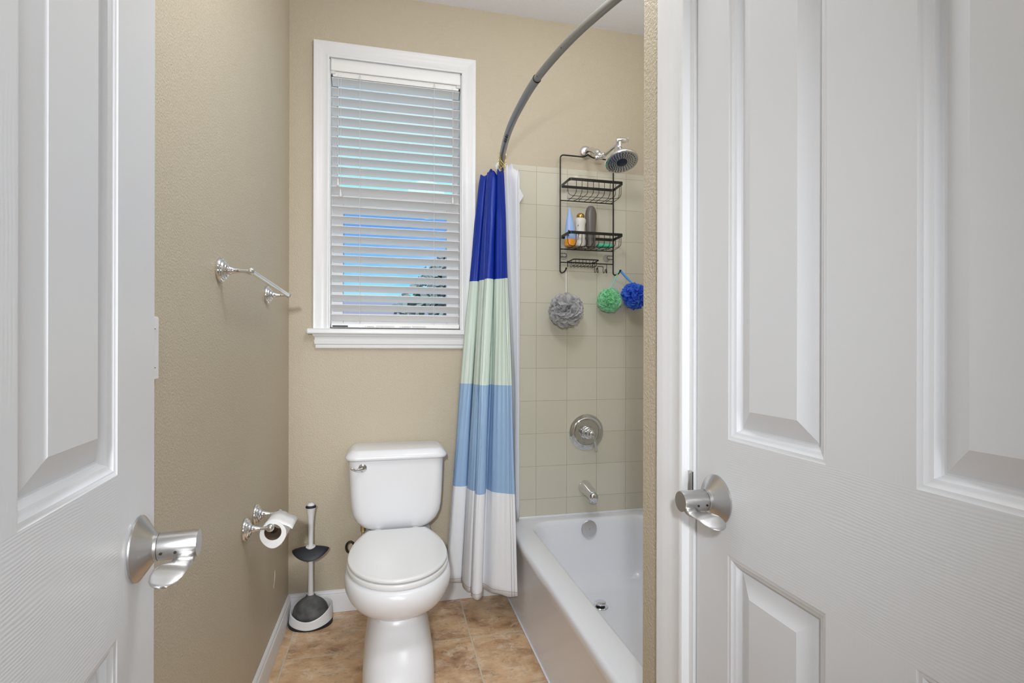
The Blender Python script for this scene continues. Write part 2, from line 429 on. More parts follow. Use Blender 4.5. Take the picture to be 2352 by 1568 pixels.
# ================================================================== WINDOW
def build_window():
    w = empty('window_1', (.04, D, WZ0)); w['kind'] = 'structure'
    cw = .065; y = D
    prof = [(0, 0), (0, .0125), (.003, .0140), (.010, .0142), (.013, .0132), (.034, .0142), (.038, .0156), (.050, .0166), (.055, .0182), (.063, .0186), (.065, .017), (.065, 0)]
    # casing: mitred legs and head (profile: distance from opening, depth)
    q = MB()
    def leg(pts_fn): q.loft([pts_fn(0), pts_fn(1)], True, True)
    leg(lambda k: [(WX0 - d, y - e, (WZ0 if k == 0 else WZ1 + d)) for d, e in prof])
    leg(lambda k: [(WX1 + d, y - e, (WZ0 if k == 0 else WZ1 + d)) for d, e in prof])
    leg(lambda k: [((WX0 - d) if k == 0 else (WX1 + d), y - e, WZ1 + d) for d, e in prof])
    q.build('casing', 'white', w, smooth=25)
    q = MB(); q.box((WX0 - .088, y - .045, 1.218), (WX1 + .088, y + .06, WZ0)); q.build('window_sill', 'white', w, bevel=.006)
    # apron moulding with returned ends
    ap = [(0, 1.157), (.014, 1.157), (.016, 1.166), (.014, 1.170), (.020, 1.176), (.022, 1.190), (.018, 1.196), (.020, 1.204), (.028, 1.212), (.030, 1.218), (0, 1.218)]
    q = MB(); q.loft([[(x + sg * (e - .03) * .8, y - e, z) for e, z in ap] for x, sg in ((WX0 - .066, -1), (WX1 + .066, 1))], True, True)
    q.build('sill_apron', 'white', w, smooth=25)
    q = MB()
    for a, bb in (((WX0 - .001, y, WZ0), (WX0 + .004, y + .14, WZ1)), ((WX1 - .004, y, WZ0), (WX1 + .001, y + .14, WZ1)), ((WX0, y, WZ1 - .004), (WX1, y + .14, WZ1 + .001)), ((WX0, y + .05, WZ0 - .001), (WX1, y + .14, WZ0 + .004))): q.box(a, bb)
    q.build('window_jamb', 'white', w)
    def frame(name, x0, x1, z0, z1, gx0, gx1, gz0, gz1, y0, y1):
        f = MB(); f.box((x0, y0, z0), (gx0, y1, z1)); f.box((gx1, y0, z0), (x1, y1, z1)); f.box((gx0, y0, z0), (gx1, y1, gz0)); f.box((gx0, y0, gz1), (gx1, y1, z1))
        o = f.build(name, 'vinyl', w, bevel=.003)
        g = MB(); g.box((gx0 - .003, (y0 + y1) / 2, gz0 - .003), (gx1 + .003, (y0 + y1) / 2 + .004, gz1 + .003)); g.build('pane', 'glass', o)
    frame('upper_sash', WX0, WX1, 1.80, WZ1, -.228, .305, 1.872, WZ1 - .05, y + .095, y + .12)
    frame('lower_sash', WX0, WX1, WZ0, 1.865, -.198, .270, 1.315, 1.80, y + .066, y + .092)
build_window()

def text_mesh(txt, size, mt, parent, matrix, name):
    cu = bpy.data.curves.new(name, 'FONT'); cu.body = txt; cu.size = size; cu.extrude = .0002
    to = bpy.data.objects.new('tmp', cu); COL.objects.link(to)
    bpy.context.view_layer.update()
    me = bpy.data.meshes.new_from_object(to.evaluated_get(bpy.context.evaluated_depsgraph_get())); bpy.data.objects.remove(to)
    me.transform(matrix); me.materials.clear(); me.materials.append(M[mt])
    off = world_loc(parent); me.transform(Matrix.Translation(-off))
    o = bpy.data.objects.new(name, me); COL.objects.link(o); o.parent = parent; return o

def build_blind():
    w = tag(empty('window_blind', (.04, 2.44, 1.25)), 'white horizontal slat blind half closed in the window', 'window blind')
    x0, x1 = WX0 + .007, WX1 - .007; yc = 2.445
    q = MB(); q.box((x0 + .006, 2.421, 2.352), (x1 - .006, 2.476, 2.412)); q.build('headrail', 'slat', w, bevel=.002)
    q = MB(); q.loft([[(x, yy, z) for yy, z in ((2.411, 2.374), (2.4085, 2.378), (2.4085, 2.405), (2.4105, 2.418), (2.415, 2.424), (2.418, 2.424), (2.4165, 2.374))] for x in (x0, x1)], True, True)
    q.build('valance', 'slat', w)
    for x in (x0 + .008, x1 - .008):
        k = MB(); k.box((x - .010, 2.4165, 2.362), (x + .010, 2.43, 2.412)); tag(k.build('bracket', 'cord', w, bevel=.002), 'grey end bracket')
    n = 25; pitch = .0436; z0 = 1.2935; sl = MB()
    for i in range(n):
        z = z0 + i * pitch; f = (z - 1.29) / 1.09
        th = math.radians(34 - 15 * f); c, sn = math.cos(th), math.sin(th); wd = .0475
        prof = []
        pts = [(-.5, 0), (-.25, .0016), (0, .0022), (.25, .0016), (.5, 0)]
        top = [(a * wd, e + .0014) for a, e in pts]; bot = [(a * wd, e - .0014) for a, e in reversed(pts)]
        for a, e in top + bot:
            prof.append((yc + a * c + e * sn, z - a * sn + e * c))
        sl.loft([[(x, yy, zz) for yy, zz in prof] for x in (x0 + .001, x1 - .001)], True, True)
    sl.build('slats', 'slat', w, smooth=30)
    q = MB(); q.box((x0, 2.420, 1.2475), (x1, 2.468, 1.268)); q.build('bottom_rail', 'slat', w, bevel=.004)
    for x in (-.123, .205):
        k = MB()
        for yy in (2.4185, 2.471): k.tube([(x, yy, 1.262), (x, yy, 2.372)], .0008, 5)
        for sx in (-.006, .006): k.tube([(x + sx, 2.4185, 2.35), (x + sx * .4, 2.4185, 2.365), (x, 2.4185, 2.372)], .0008, 5)
        tag(k.build('ladder_cord', 'cord', w), 'thin white ladder cord')
    # pull cords with drop shaped tassels
    for (x, z, nx) in ((-.214, 1.893, 2.36), (-.203, 1.846, 2.36), (.289, 1.846, 2.36)):
        k = MB(); k.tube([(x, 2.402, z), (x + .001, 2.403, (z + nx) / 2), (x, 2.414, nx)], .0007, 5)
        c = tag(k.build('pull_cord', 'cord', w), 'thin white pull cord')
        t = MB(); t.lathe([(.0015, .006), (.003, .002), (.0035, -.006), (.0062, -.018), (.0065, -.023), (.004, -.027), (.0005, -.028)], (x, 2.402, z), n=16)
        t.build('tassel', 'plastic', c)
    lab = MB(); lab.box((-.237, 2.4192, 1.2505), (-.172, 2.4198, 1.2575)); tag(lab.build('label', 'dark', w), 'small black label')
    for x, t, s_, mt in ((-.100, '\u26a0 WARNING', .0062, 'dark'), (.050, '\u26a0 ADVERTENCIA', .0062, 'dark')):
        text_mesh(t, s_, mt, w, Matrix.Translation((x, 2.4197, 1.2515)) @ Matrix.Rotation(PI / 2, 4, 'X'), 'warning_print')
    for x0_, x1_ in ((-.052, .030), (.108, .172)):
        fp = MB()
        for r in range(3):
            x = x0_
            while x < x1_ - .004:
                l = random.uniform(.002, .006); fp.box((x, 2.4193, 1.2512 + r * .0024), (x + l, 2.4198, 1.2520 + r * .0024)); x += l + .0012
        fp.build('warning_print', 'greyprint', w)
build_blind()

# ================================================================== DOORS
def panel_door(parent, Wd, stile, pw, Ht, th=.035):
    """moulded door; local: x along width from the free edge, z up, face at y=0 looking -y"""
    us = [0, stile, stile + pw, Wd - stile - pw, Wd - stile, Wd]
    if us[3] < us[2] + .05: us[3] = us[2] + .09; us[4] = us[3] + pw; us[5] = us[4] + stile
    Wd = us[-1]
    zs = [0, .235, .846, 1.011, 1.665, 1.765, 1.925, Ht]
    b = MB(); g = MB()
    prof = [(0, 0), (.0025, .0012), (.005, .0016), (.0075, .0034), (.0095, .0040), (.012, .0050), (.0145, .0098), (.0165, .0112), (.0185, .0112), (.0425, .0018), (.0440, .0010)]
    for i in range(5):
        for j in range(7):
            u0, u1, z0, z1 = us[i], us[i + 1], zs[j], zs[j + 1]
            if i in (1, 3) and j in (1, 3, 5):
                rings = [[(u0 + d, e, z0 + d), (u1 - d, e, z0 + d), (u1 - d, e, z1 - d), (u0 + d, e, z1 - d)] for d, e in prof]
                b.loft(rings, False, False, 0)
                b.add(rings[-1], [(0, 1, 2, 3)], 0)
            else:
                mi = 2 if i in (0, 4) or (i == 2 and j in (1, 3, 5)) else 1
                b.add([(u0, 0, z0), (u1, 0, z0), (u1, 0, z1), (u0, 0, z1)], [(0, 1, 2, 3)], mi)
    b.add([(0, 0, 0), (Wd, 0, 0), (Wd, 0, Ht), (0, 0, Ht), (0, th, 0), (Wd, th, 0), (Wd, th, Ht), (0, th, Ht)], [(4, 7, 6, 5), (0, 4, 5, 1), (3, 2, 6, 7), (0, 3, 7, 4), (1, 5, 6, 2)], 0)
    o = b.build('door_leaf', ['door', 'grainh', 'grainv'], parent, smooth=20, local=True)
    return o, Wd
def lever_set(parent, u, z, s=1, roll=0):
    """local: face looks -y; lever runs towards +x"""
    r = MB(); r.lathe([(.0, .0), (.0345, 0), (.0358, .001), (.0358, .0028), (.034, .0044), (.0175, .0155), (.0155, .018), (.0155, .021), (.0, .021)], (u, 0, z), (0, -1, 0), 48)
    h = tag(r.build('door_handle', 'nickel', parent, smooth=30, local=True), 'satin nickel lever handle')
    n = MB(); n.lathe([(.0, .0212), (.0148, .0212), (.0152, .0224), (.0152, .056), (.0145, .060), (.0, .0602)], (u, 0, z), (0, -1, 0), 40)
    # wave lever: leaves the underside of the neck end, thins out, dips and ends in a rounded paddle
    rings = []
    key = [(-.010, .0500, .0080, .0090, -.001, 0), (-.004, .0500, .0092, .0120, -.0035, 0), (.004, .0500, .0095, .0110, -.0058, 0), (.012, .0495, .0098, .0060, -.0115, .05), (.020, .0485, .0110, .0032, -.0132, .10), (.028, .0470, .0125, .0023, -.0120, .16),
           (.037, .0450, .0140, .0019, -.0108, .20), (.046, .0430, .0150, .0018, -.0118, .20), (.054, .0415, .0148, .0018, -.0145, .16), (.060, .0405, .0130, .0018, -.0172, .12), (.0645, .0400, .0098, .0018, -.0192, .10), (.0670, .0400, .0055, .0015, -.0204, .08)]
    kk = catmull([(a, c_, 0) for a, c_, *_ in key], 3)
    for q in range(len(kk)):
        f = q / 3; i0 = min(int(f), len(key) - 2); w_ = f - i0
        x, dp, hw, tk, dz, tl = [key[i0][m_] * (1 - w_) + key[i0 + 1][m_] * w_ for m_ in range(6)]
        rings.append([(u + x, -(dp + hw * math.cos(a) * math.cos(tl) - tk * math.sin(a) * math.sin(tl)), z + dz + tk * math.sin(a) - hw * math.cos(a) * math.sin(tl)) for a in [2 * PI * k / 20 for k in range(20)]])
    l = MB(); l.loft(rings, True, True)
    nk = n.build('neck', 'nickel', h, smooth=30, local=True)
    l.build('lever', 'nickel', h, smooth=50, local=True)
    for dp in (-.026, -.040):
        k = MB(); k.lathe([(0, 0), (.0016, 0), (.0016, .0008), (0, .0008)], (u + .0148, dp, z - .0035), (1, 0, -.25), 10); k.build('set_screw', 'holes', h, local=True)
# left door: swung open into the room, hinges by the camera
dl = empty('door_1', (-.276, .719, .012)); dl['kind'] = 'structure'
# local +x runs from free edge towards the camera (.0924,-.9957); face looks to the right
ang = math.atan2(-.9957, .0924); dl.rotation_euler = (0, 0, ang)
# with that rotation local -y points to (-.9957,-.0924)... so the leaf is mirrored through scale on the mesh below
def mirror_y(o):
    for v in o.data.vertices: v.co.y = -v.co.y
    bm = bmesh.new(); bm.from_mesh(o.data); bmesh.ops.reverse_faces(bm, faces=bm.faces); bm.to_mesh(o.data); bm.free()
leaf, wd = panel_door(dl, .71, .113, .177, 2.03)
lever_set(dl, .056, H - .222 - .012)
for ch in dl.children_recursive: mirror_y(ch)
# right door: closet door, closed, flush with its jamb
dr = empty('door_2', (XR + .0035, .7335, .012)); dr['kind'] = 'structure'; dr.rotation_euler = (0, 0, -PI / 2)
leaf2, wd2 = panel_door(dr, .60, .077, .172, 2.03)
lever_set(dr, .0515, H - .219 - .012)
mk = MB()
for i, x in enumerate((.0, .0028, .0052, .0084)): mk.box((.4590 + x, -.0003, .893 - x * .25), (.4602 + x, .0002, .8952 - x * .25 - (i % 2) * .0008))
tag(mk.build('print_mark', 'dark', dr, local=True), 'tiny grey print on the rail')
# casing, jamb and latch strike of the closet door
def build_closet_trim():
    w = empty('trim_1', (XR, DY1, 0)); w['kind'] = 'structure'
    prof = [(.008, 0), (.008, .0125), (.011, .0140), (.017, .0142), (.0195, .0134), (.042, .0142), (.046, .0155), (.060, .0165), (.066, .0180), (.078, .0185), (.081, .017), (.081, 0)]
    q = MB(); q.loft([[(XR - e, DY1 + d - .008, z if z == 0 else 2.06 + d) for d, e in prof] for z in (0, 1)], True, True)
    q.loft([[(XR - e, (DY0 - d + .008) if k else (DY1 + d - .008), 2.06 + d) for d, e in prof] for k in (0, 1)], True, True)
    q.loft([[(XR - e, DY0 - d + .008, z if z == 0 else 2.06 + d) for d, e in prof] for z in (0, 1)], True, True)
    q.build('casing', 'white', w, smooth=25)
    q = MB(); q.box((XR, DY1 - .0125, 0), (XR + .11, DY1 + .001, 2.06)); q.box((XR, DY0 - .001, 2.05), (XR + .11, DY1, 2.06)); q.box((XR, DY0 - .001, 0), (XR + .11, DY0 + .010, 2.06))
    q.box((XR + .042, DY1 - .024, 0), (XR + .075, DY1 - .0125, 2.05))
    q.build('door_jamb', 'white', w)
    q = MB()
    pts = [(-.0065, .956), (-.0045, .958), (0.0, .9585), (.0, .904), (-.0055, .904), (-.0085, .915), (-.0085, .940)]
    q.loft([[(XR + a, yy, z) for a, z in pts] for yy in (.7375, .7385)], True, True)
    q.loft([[(XR - .0008 + 0 * k, .7375 + k, z) for k, z in ((0, .904), (.0150, .904), (.0175, .912), (.0175, .950), (.0150, .9585), (0, .9585))], [(XR - .0022, .7375 + k, z) for k, z in ((0, .904), (.0150, .904), (.0175, .912), (.0175, .950), (.0150, .9585), (0, .9585))]], True, True)
    tag(q.build('strike_plate', 'nickel', w), 'dark metal strike plate')
build_closet_trim()

# ================================================================== BATH TUB
def build_tub():
    w = tag(empty('bathtub', (.93, 1.66, 0)), 'white built-in bathtub with a smooth apron along the right wall', 'bathtub')
    x0, x1, y0, y1 = .536, XT - .009, YA + .002, D - .009; zt = .352
    cx, cy = (x0 + x1) / 2, (y0 + y1) / 2; hx, hy = (x1 - x0) / 2, (y1 - y0) / 2
    ix0, ix1, iy0, iy1 = .628, 1.262, 1.005, 2.340; icx, icy = (ix0 + ix1) / 2, (iy0 + iy1) / 2; ihx, ihy = (ix1 - ix0) / 2, (iy1 - iy0) / 2
    R = []
    def outer(din, z, r=.004): R.append(rrect(cx, cy, hx - din, hy - din, r, z, 10))
    outer(.011, 0); outer(.011, .012); outer(.014, .03); outer(.014, .285); outer(.006, .305); outer(.001, .322); outer(0, .334, .01); outer(.002, .344, .014); outer(.007, .350, .018); outer(.014, zt, .022)
    def inner(d, z, r=.13, back=0, dn=0): R.append(rrect(icx, icy - (dn - back) / 2 * -1 * 0 + 0, ihx - d, ihy - d, max(.02, r), z, 10))
    R.append(rrect(icx, icy, ihx + .006, ihy + .006, .126, zt + .0005, 10))
    def ring(dx, dback, dnear, r, z):
        yy0, yy1 = iy0 + dnear, iy1 - dback
        R.append(rrect(icx, (yy0 + yy1) / 2, ihx - dx, (yy1 - yy0) / 2, r, z, 10))
    ring(0, 0, 0, .12, .351); ring(.006, .005, .008, .118, .346); ring(.012, .010, .02, .115, .334); ring(.020, .018, .05, .112, .30)
    ring(.034, .032, .12, .11, .20); ring(.048, .046, .19, .11, .12); ring(.062, .062, .235, .11, .085); ring(.085, .09, .27, .10, .066); ring(.13, .14, .33, .08, .060); ring(.22, .3, .5, .05, .056)
    b = MB(); b.loft(R, True, True); b.build('tub_body', 'tub', w, smooth=50)
    q = MB(); q.lathe([(0, 0), (.037, 0), (.0385, .002), (.0385, .006), (.036, .0085), (.030, .0095), (0, .0095)], (.9235, 2.3155, .311), (0, -1, .12), 40)
    o = tag(q.build('overflow_plate', 'satin', w), 'round satin chrome overflow plate')
    k = MB(); k.lathe([(0, 0), (.003, 0), (.003, .0015), (0, .0015)], (.9235, 2.3058, .3122), (0, -1, .12), 12); k.build('screw', 'nickel', o)
    q = MB(); q.lathe([(0, 0), (.031, 0), (.033, .001), (.031, .003), (.021, .004), (.0, .004)], (.885, 2.085, .0585), (0, 0, 1), 32)
    o = tag(q.build('drain', 'chrome', w), 'chrome drain in the tub floor')
    bk = MB(); bk.lathe([(0, .004), (.017, .004), (.0205, .011), (0, .011)], (.885, 2.085, .0585), (0, 0, 1), 28); bk.build('stopper_gasket', 'black', o)
    k = MB(); k.lathe([(0, .0108), (.0225, .0108), (.0245, .0125), (.0245, .0165), (.021, .0190), (0, .0200)], (.885, 2.085, .0585), (0, 0, 1), 32); k.build('stopper', 'chrome', o)
    q = MB(); q.box((.537, D - .014, .347), (1.329, D - .007, .3565)); q.build('caulk_bead', 'tub', w, bevel=.002)
    q = MB(); q.box((.541, YA + .003, .0005), (.548, D - .015, .0045)); q.build('caulk_bead', 'tub', w, bevel=.0015)
build_tub()

# ================================================================== TOILET
def build_toilet():
    cx = .038
    w = tag(empty('toilet', (cx, 1.95, 0)), 'white two-piece toilet with its lid down, below the window', 'toilet')
    # --- bowl and pedestal: ring stations (z, halfwidth, yback, yfront, squareness)
    def oval(hw, yb, yf, z, e=2.2, n=64, taper=0, flatback=0):
        pts = []; yc = (yb + yf) / 2; hy = (yb - yf) / 2
        for k in range(n):
            a = 2 * PI * k / n; c, s_ = math.cos(a), math.sin(a)
            ee = e if s_ < 0 else e + flatback
            x = hw * math.copysign(abs(c) ** (2 / ee), c); y = hy * math.copysign(abs(s_) ** (2 / ee), s_)
            x *= 1 - taper * s_
            pts.append((cx + x, yc + y, z))
        return pts
    st = [(0.0, .120, 2.13, 1.625, 3.2, 0), (.012, .121, 2.13, 1.624, 3.2, 0), (.020, .1195, 2.13, 1.628, 3.2, 0), (.06, .1195, 2.13, 1.632, 3.1, 0), (.11, .117, 2.13, 1.655, 3.0, 0), (.15, .110, 2.13, 1.695, 2.9, 0),
          (.19, .100, 2.13, 1.745, 2.8, 0), (.222, .0965, 2.14, 1.790, 2.7, 0), (.240, .100, 2.15, 1.797, 2.6, .03), (.256, .114, 2.16, 1.777, 2.45, .05), (.272, .134, 2.17, 1.742, 2.35, .06), (.292, .156, 2.18, 1.706, 2.25, .05),
          (.315, .1725, 2.19, 1.684, 2.2, .04), (.338, .182, 2.20, 1.674, 2.2, .03), (.358, .1845, 2.20, 1.672, 2.2, .02), (.376, .1815, 2.20, 1.677, 2.2, .02), (.386, .174, 2.20, 1.686, 2.2, .02)]
    b = MB(); b.loft([oval(hw, yb, yf, z, e, taper=tp, flatback=1.5) for z, hw, yb, yf, e, tp in st], True, True)
    b.loft([rrect(cx, 2.28, .10, .11, .03, .25), rrect(cx, 2.28, .125, .115, .03, .32), rrect(cx, 2.285, .14, .115, .03, .386)], True, True)
    b.build('bowl', 'porcelain', w, smooth=60)
    # --- seat ring and lid (round front, straight hinge side)
    def seatring(sc, z, yb, yf=1.688, hw=.1765):
        pts = []; yc = 1.925; n = 40
        for k in range(n + 1):
            a = PI + PI * k / n
            pts.append((cx + hw * sc * math.cos(a), yc + (yc - yf + (sc - 1) * .17) * math.sin(a), z))
        hb = .116 * (1 - (1 - sc) * 1.2)
        ybk = yb + (sc - 1) * .17
        for k in range(1, 12):
            t = k / 12; x = hw * sc + (hb - hw * sc) * t ** 2.15; y = yc + (ybk - yc) * t
            pts.append((cx + x, y, z))
        pts.append((cx + hb, ybk, z)); pts.append((cx - hb, ybk, z))
        for k in range(11, 0, -1):
            t = k / 12; x = hw * sc + (hb - hw * sc) * t ** 2.15; y = yc + (ybk - yc) * t
            pts.append((cx - x, y, z))
        return pts
    b = MB(); b.loft([seatring(s_, z, 2.18) for s_, z in ((.95, .3885), (.985, .3888), (1.0, .3915), (1.003, .397), (1.0, .4040), (.99, .4058), (.96, .4064))], True, True)
    b.build('seat', 'seat', w, smooth=60)
    b = MB(); b.loft([seatring(s_, z, 2.187) for s_, z in ((.92, .4085), (.955, .4100), (.982, .4118), (.988, .4140), (.988, .4175), (.982, .4212), (.965, .4230), (.90, .4238), (.5, .4245))], True, True)
    b.build('seat_lid', 'seat', w, smooth=60)
    for x in (-.075, .075):
        b = MB(); b.lathe([(0, 0), (.014, 0), (.015, .004), (.015, .024), (.012, .030), (0, .031)], (cx + x, 2.200, .386), (0, 0, 1), 20)
        b.build('seat_hinge', 'seat', w)
    # --- tank
    T = []
    for z, hw, hyf, r in ((.408, .105, .088, .03), (.412, .122, .090, .035), (.424, .145, .093, .04), (.445, .165, .095, .04), (.475, .1785, .097, .042), (.51, .184, .098, .042), (.56, .187, .099, .042), (.64, .190, .100, .042), (.706, .1925, .100, .042)):
        T.append(rrect(cx, 2.397 - hyf, hw, hyf, r, z))
    b = MB(); b.loft(T, True, True); b.build('tank', 'porcelain', w, smooth=60)
    Lr = []
    for z, d, r in ((.7015, -.006, .04), (.7035, -.0105, .045), (.709, -.0135, .048), (.716, -.0125, .048), (.724, -.006, .045), (.7335, .004, .04), (.7385, .010, .035), (.741, .017, .03)):
        Lr.append(rrect(cx, 2.2935, .1925 - d, .1045 - d * .8, r, z))
    b = MB(); b.loft(Lr, True, True); b.build('tank_lid', 'porcelain', w, smooth=60)
    # --- flush lever
    q = MB(); q.lathe([(0, 0), (.0165, 0), (.017, .002), (.016, .006), (.010, .0085), (.008, .016), (.0, .017)], (-.098, 2.197, .673), (0, -1, 0), 28)
    q.tube(catmull([(-.098, 2.182, .672), (-.110, 2.176, .669), (-.124, 2.170, .671), (-.136, 2.166, .677), (-.142, 2.165, .679)], 4), [.0072] * 5 + [.0062] * 4 + [.0052] * 4 + [.0046] * 3 + [.003], 12)
    tag(q.build('flush_lever', 'chrome', w, smooth=50), 'chrome flush lever')
    q = MB(); q.lathe([(0, 0), (.010, 0), (.010, .022), (0, .022)], (-.099, 2.262, .396), (0, 0, 1), 6); q.lathe([(0, 0), (.006, 0), (.006, .03), (0, .03)], (-.099, 2.262, .380), (0, 0, 1), 12)
    tag(q.build('tank_bolt', 'brass', w), 'brass nut under the tank')
build_toilet()
q = MB(); pts = [(-.156 + .0165 * math.cos(a), 2.355 + .002 * math.sin(a), .300 + .0225 * math.sin(a)) for a in [2 * PI * k / 24 for k in range(24)]]
q.tube(pts, .0050, 10, True); q.tube([(-.141, 2.355, .30), (-.12, 2.37, .30), (-.11, 2.4205, .30)], .006, 10)
tag(q.build('shutoff_valve', 'bronze', smooth=50), 'dark oval shutoff valve handle on the wall behind the toilet', 'valve')

# ================================================================== PLUNGER
def build_plunger():
    c = (-.312, 2.331)
    h = tag(empty('plunger_holder', (c[0], c[1], 0)), 'white plunger tray with a black rubber base in the corner', 'plunger holder')
    n = 64; sx, sy = .086, .066
    def oval(s_, zf, ins=0): return [(c[0] + (sx * s_ - ins) * math.cos(a), c[1] + (sy * s_ - ins) * math.sin(a), zf(a)) for a in [2 * PI * k / n for k in range(n)]]
    def top(a): return .056 + .010 * math.sin(a) + .028 * max(0, math.sin(a)) + .014 * math.cos(2 * a) + .007 * math.cos(a + .7)
    def edge(a): return .005 + .016 * abs(math.cos(a)) ** 1.6
    b = MB(); b.loft([oval(1.00, lambda a: .0), oval(1.02, lambda a: .003), oval(1.015, lambda a: edge(a))], True, True); b.build('rubber_base', 'darkrub', h)
    b = MB(); R = [oval(1.0, lambda a: edge(a) - .004), oval(1.005, lambda a: edge(a) + .001)]
    for k in range(1, 7): R.append(oval(1.005 - .055 * k / 6, lambda a, k=k: edge(a) + (top(a) - edge(a)) * k / 6))
    R.append(oval(.945, lambda a: top(a) + .0015, .0015)); R.append(oval(.945, lambda a: top(a), .003))
    R.append(oval(.93, lambda a: .02, .004)); R.append(oval(.5, lambda a: .018))
    b.loft(R, True, True); b.build('tray', 'plastic', h, smooth=45)
    p = tag(empty('plunger', (c[0], c[1], .02)), 'white-handled toilet plunger with a grey rubber cup standing in its tray', 'plunger')
    cx, cy = -.3135, 2.336
    b = MB(); b.lathe([(0, .118), (.013, .118), (.0135, .123), (.0105, .128), (.0098, .2), (.0096, .305), (.010, .34), (.0098, .38), (.0108, .42), (.0135, .452), (.0175, .478), (.0195, .487), (0, .487)], (cx, cy, 0), n=28)
    hd = b.build('handle', 'plastic', p, smooth=50)
    b = MB(); b.lathe([(0, .487), (.0205, .487), (.0215, .4895), (.0205, .4925), (.016, .496), (0, .497)], (cx, cy, 0), n=28); b.build('grip_ring', 'darkrub', hd, smooth=50)
    b = MB(); b.lathe([(0, .4945), (.015, .4945), (.0145, .500), (.010, .5045), (.004, .5065), (0, .507)], (cx, cy, 0), n=28); b.build('end_cap', 'plastic', hd, smooth=50)
    # drip shield: saddle shaped disc
    R = []; N_ = 48
    for s_, zo in ((.12, .010), (.3, .008), (.6, .002), (.85, -.005), (1.0, -.012), (1.0, -.0145), (.8, -.009), (.5, -.002), (.15, .003)):
        ring = []
        for k in range(N_):
            a = 2 * PI * k / N_; X = .073 * s_ * math.cos(a); Y = .050 * s_ * math.sin(a)
            ring.append((cx + X, cy + Y, .316 + zo - 9.0 * Y * Y + 1.5 * X * X))
        R.append(ring)
    b = MB(); b.loft(R, True, True); tag(b.build('drip_shield', 'darkrub', p, smooth=60), 'black saddle-shaped drip shield')
    b = MB(); b.lathe([(0, .318), (.020, .318), (.021, .3235), (.017, .3275), (0, .328)], (cx, cy, 0), n=28); b.build('collar', 'plastic', p)
    b = MB(); b.lathe([(0, .026), (.060, .026), (.068, .035), (.071, .050), (.070, .062), (.064, .078), (.053, .092), (.038, .104), (.024, .112), (.019, .117), (.0175, .122), (0, .122)], (cx, cy - .002, 0), n=48, sy=.78)
    t = M['rubber']; nt = NT(t); v = nt.obj(); nt.l(nt.mix(nt.ramp(nt.noise(v, 25, 4), [(.35, (0, 0, 0, 1)), (.7, (1, 1, 1, 1))]), rgb(74, 76, 76), rgb(112, 113, 112)), nt.b.inputs['Base Color'])
    tag(b.build('rubber_cup', 'rubber', p, smooth=60), 'grey rubber cup')
build_plunger()

# ================================================================== WALL FITTINGS (left)
ROS = [(0, 0), (.0305, 0), (.0315, .002), (.0315, .006), (.0295, .0095), (.0255, .0105), (.0245, .014), (.0215, .0165), (.0175, .0172), (.0165, .020), (.012, .0225), (0, .0225)]
def post(mb, y, z, reach=.0735, ball=.0092):
    mb.lathe([(0, .0225), (.0115, .0225), (.0118, .026), (.0095, .0285), (.0080, .034), (.0062, .043), (.0052, .052), (.0052, reach - ball), (.0065, reach - ball - .001), (.0065, reach - ball + .002), (0, reach - ball + .003)], (XL, y, z), (1, 0, 0), 24)
def build_towel_bar():
    w = tag(empty('towel_bar', (XL, 1.72, 1.345)), 'short empty chrome towel bar on the left wall', 'towel bar')
    for y, z in ((1.459, 1.351), (1.984, 1.342)):
        b = MB(); b.lathe(ROS, (XL, y, z), (1, 0, 0), 40); o = b.build('mounting_plate', 'chrome', w, smooth=40)
        b = MB(); post(b, y, z); b.sphere((XL + .0735, y, z), .0100); b.build('post', 'chrome', o, smooth=50)
    b = MB(); b.tube([(XL + .0735, 1.459, 1.351), (XL + .0735, 1.984, 1.342)], .0068, 16); b.build('bar', 'chrome', w, smooth=50)
build_towel_bar()
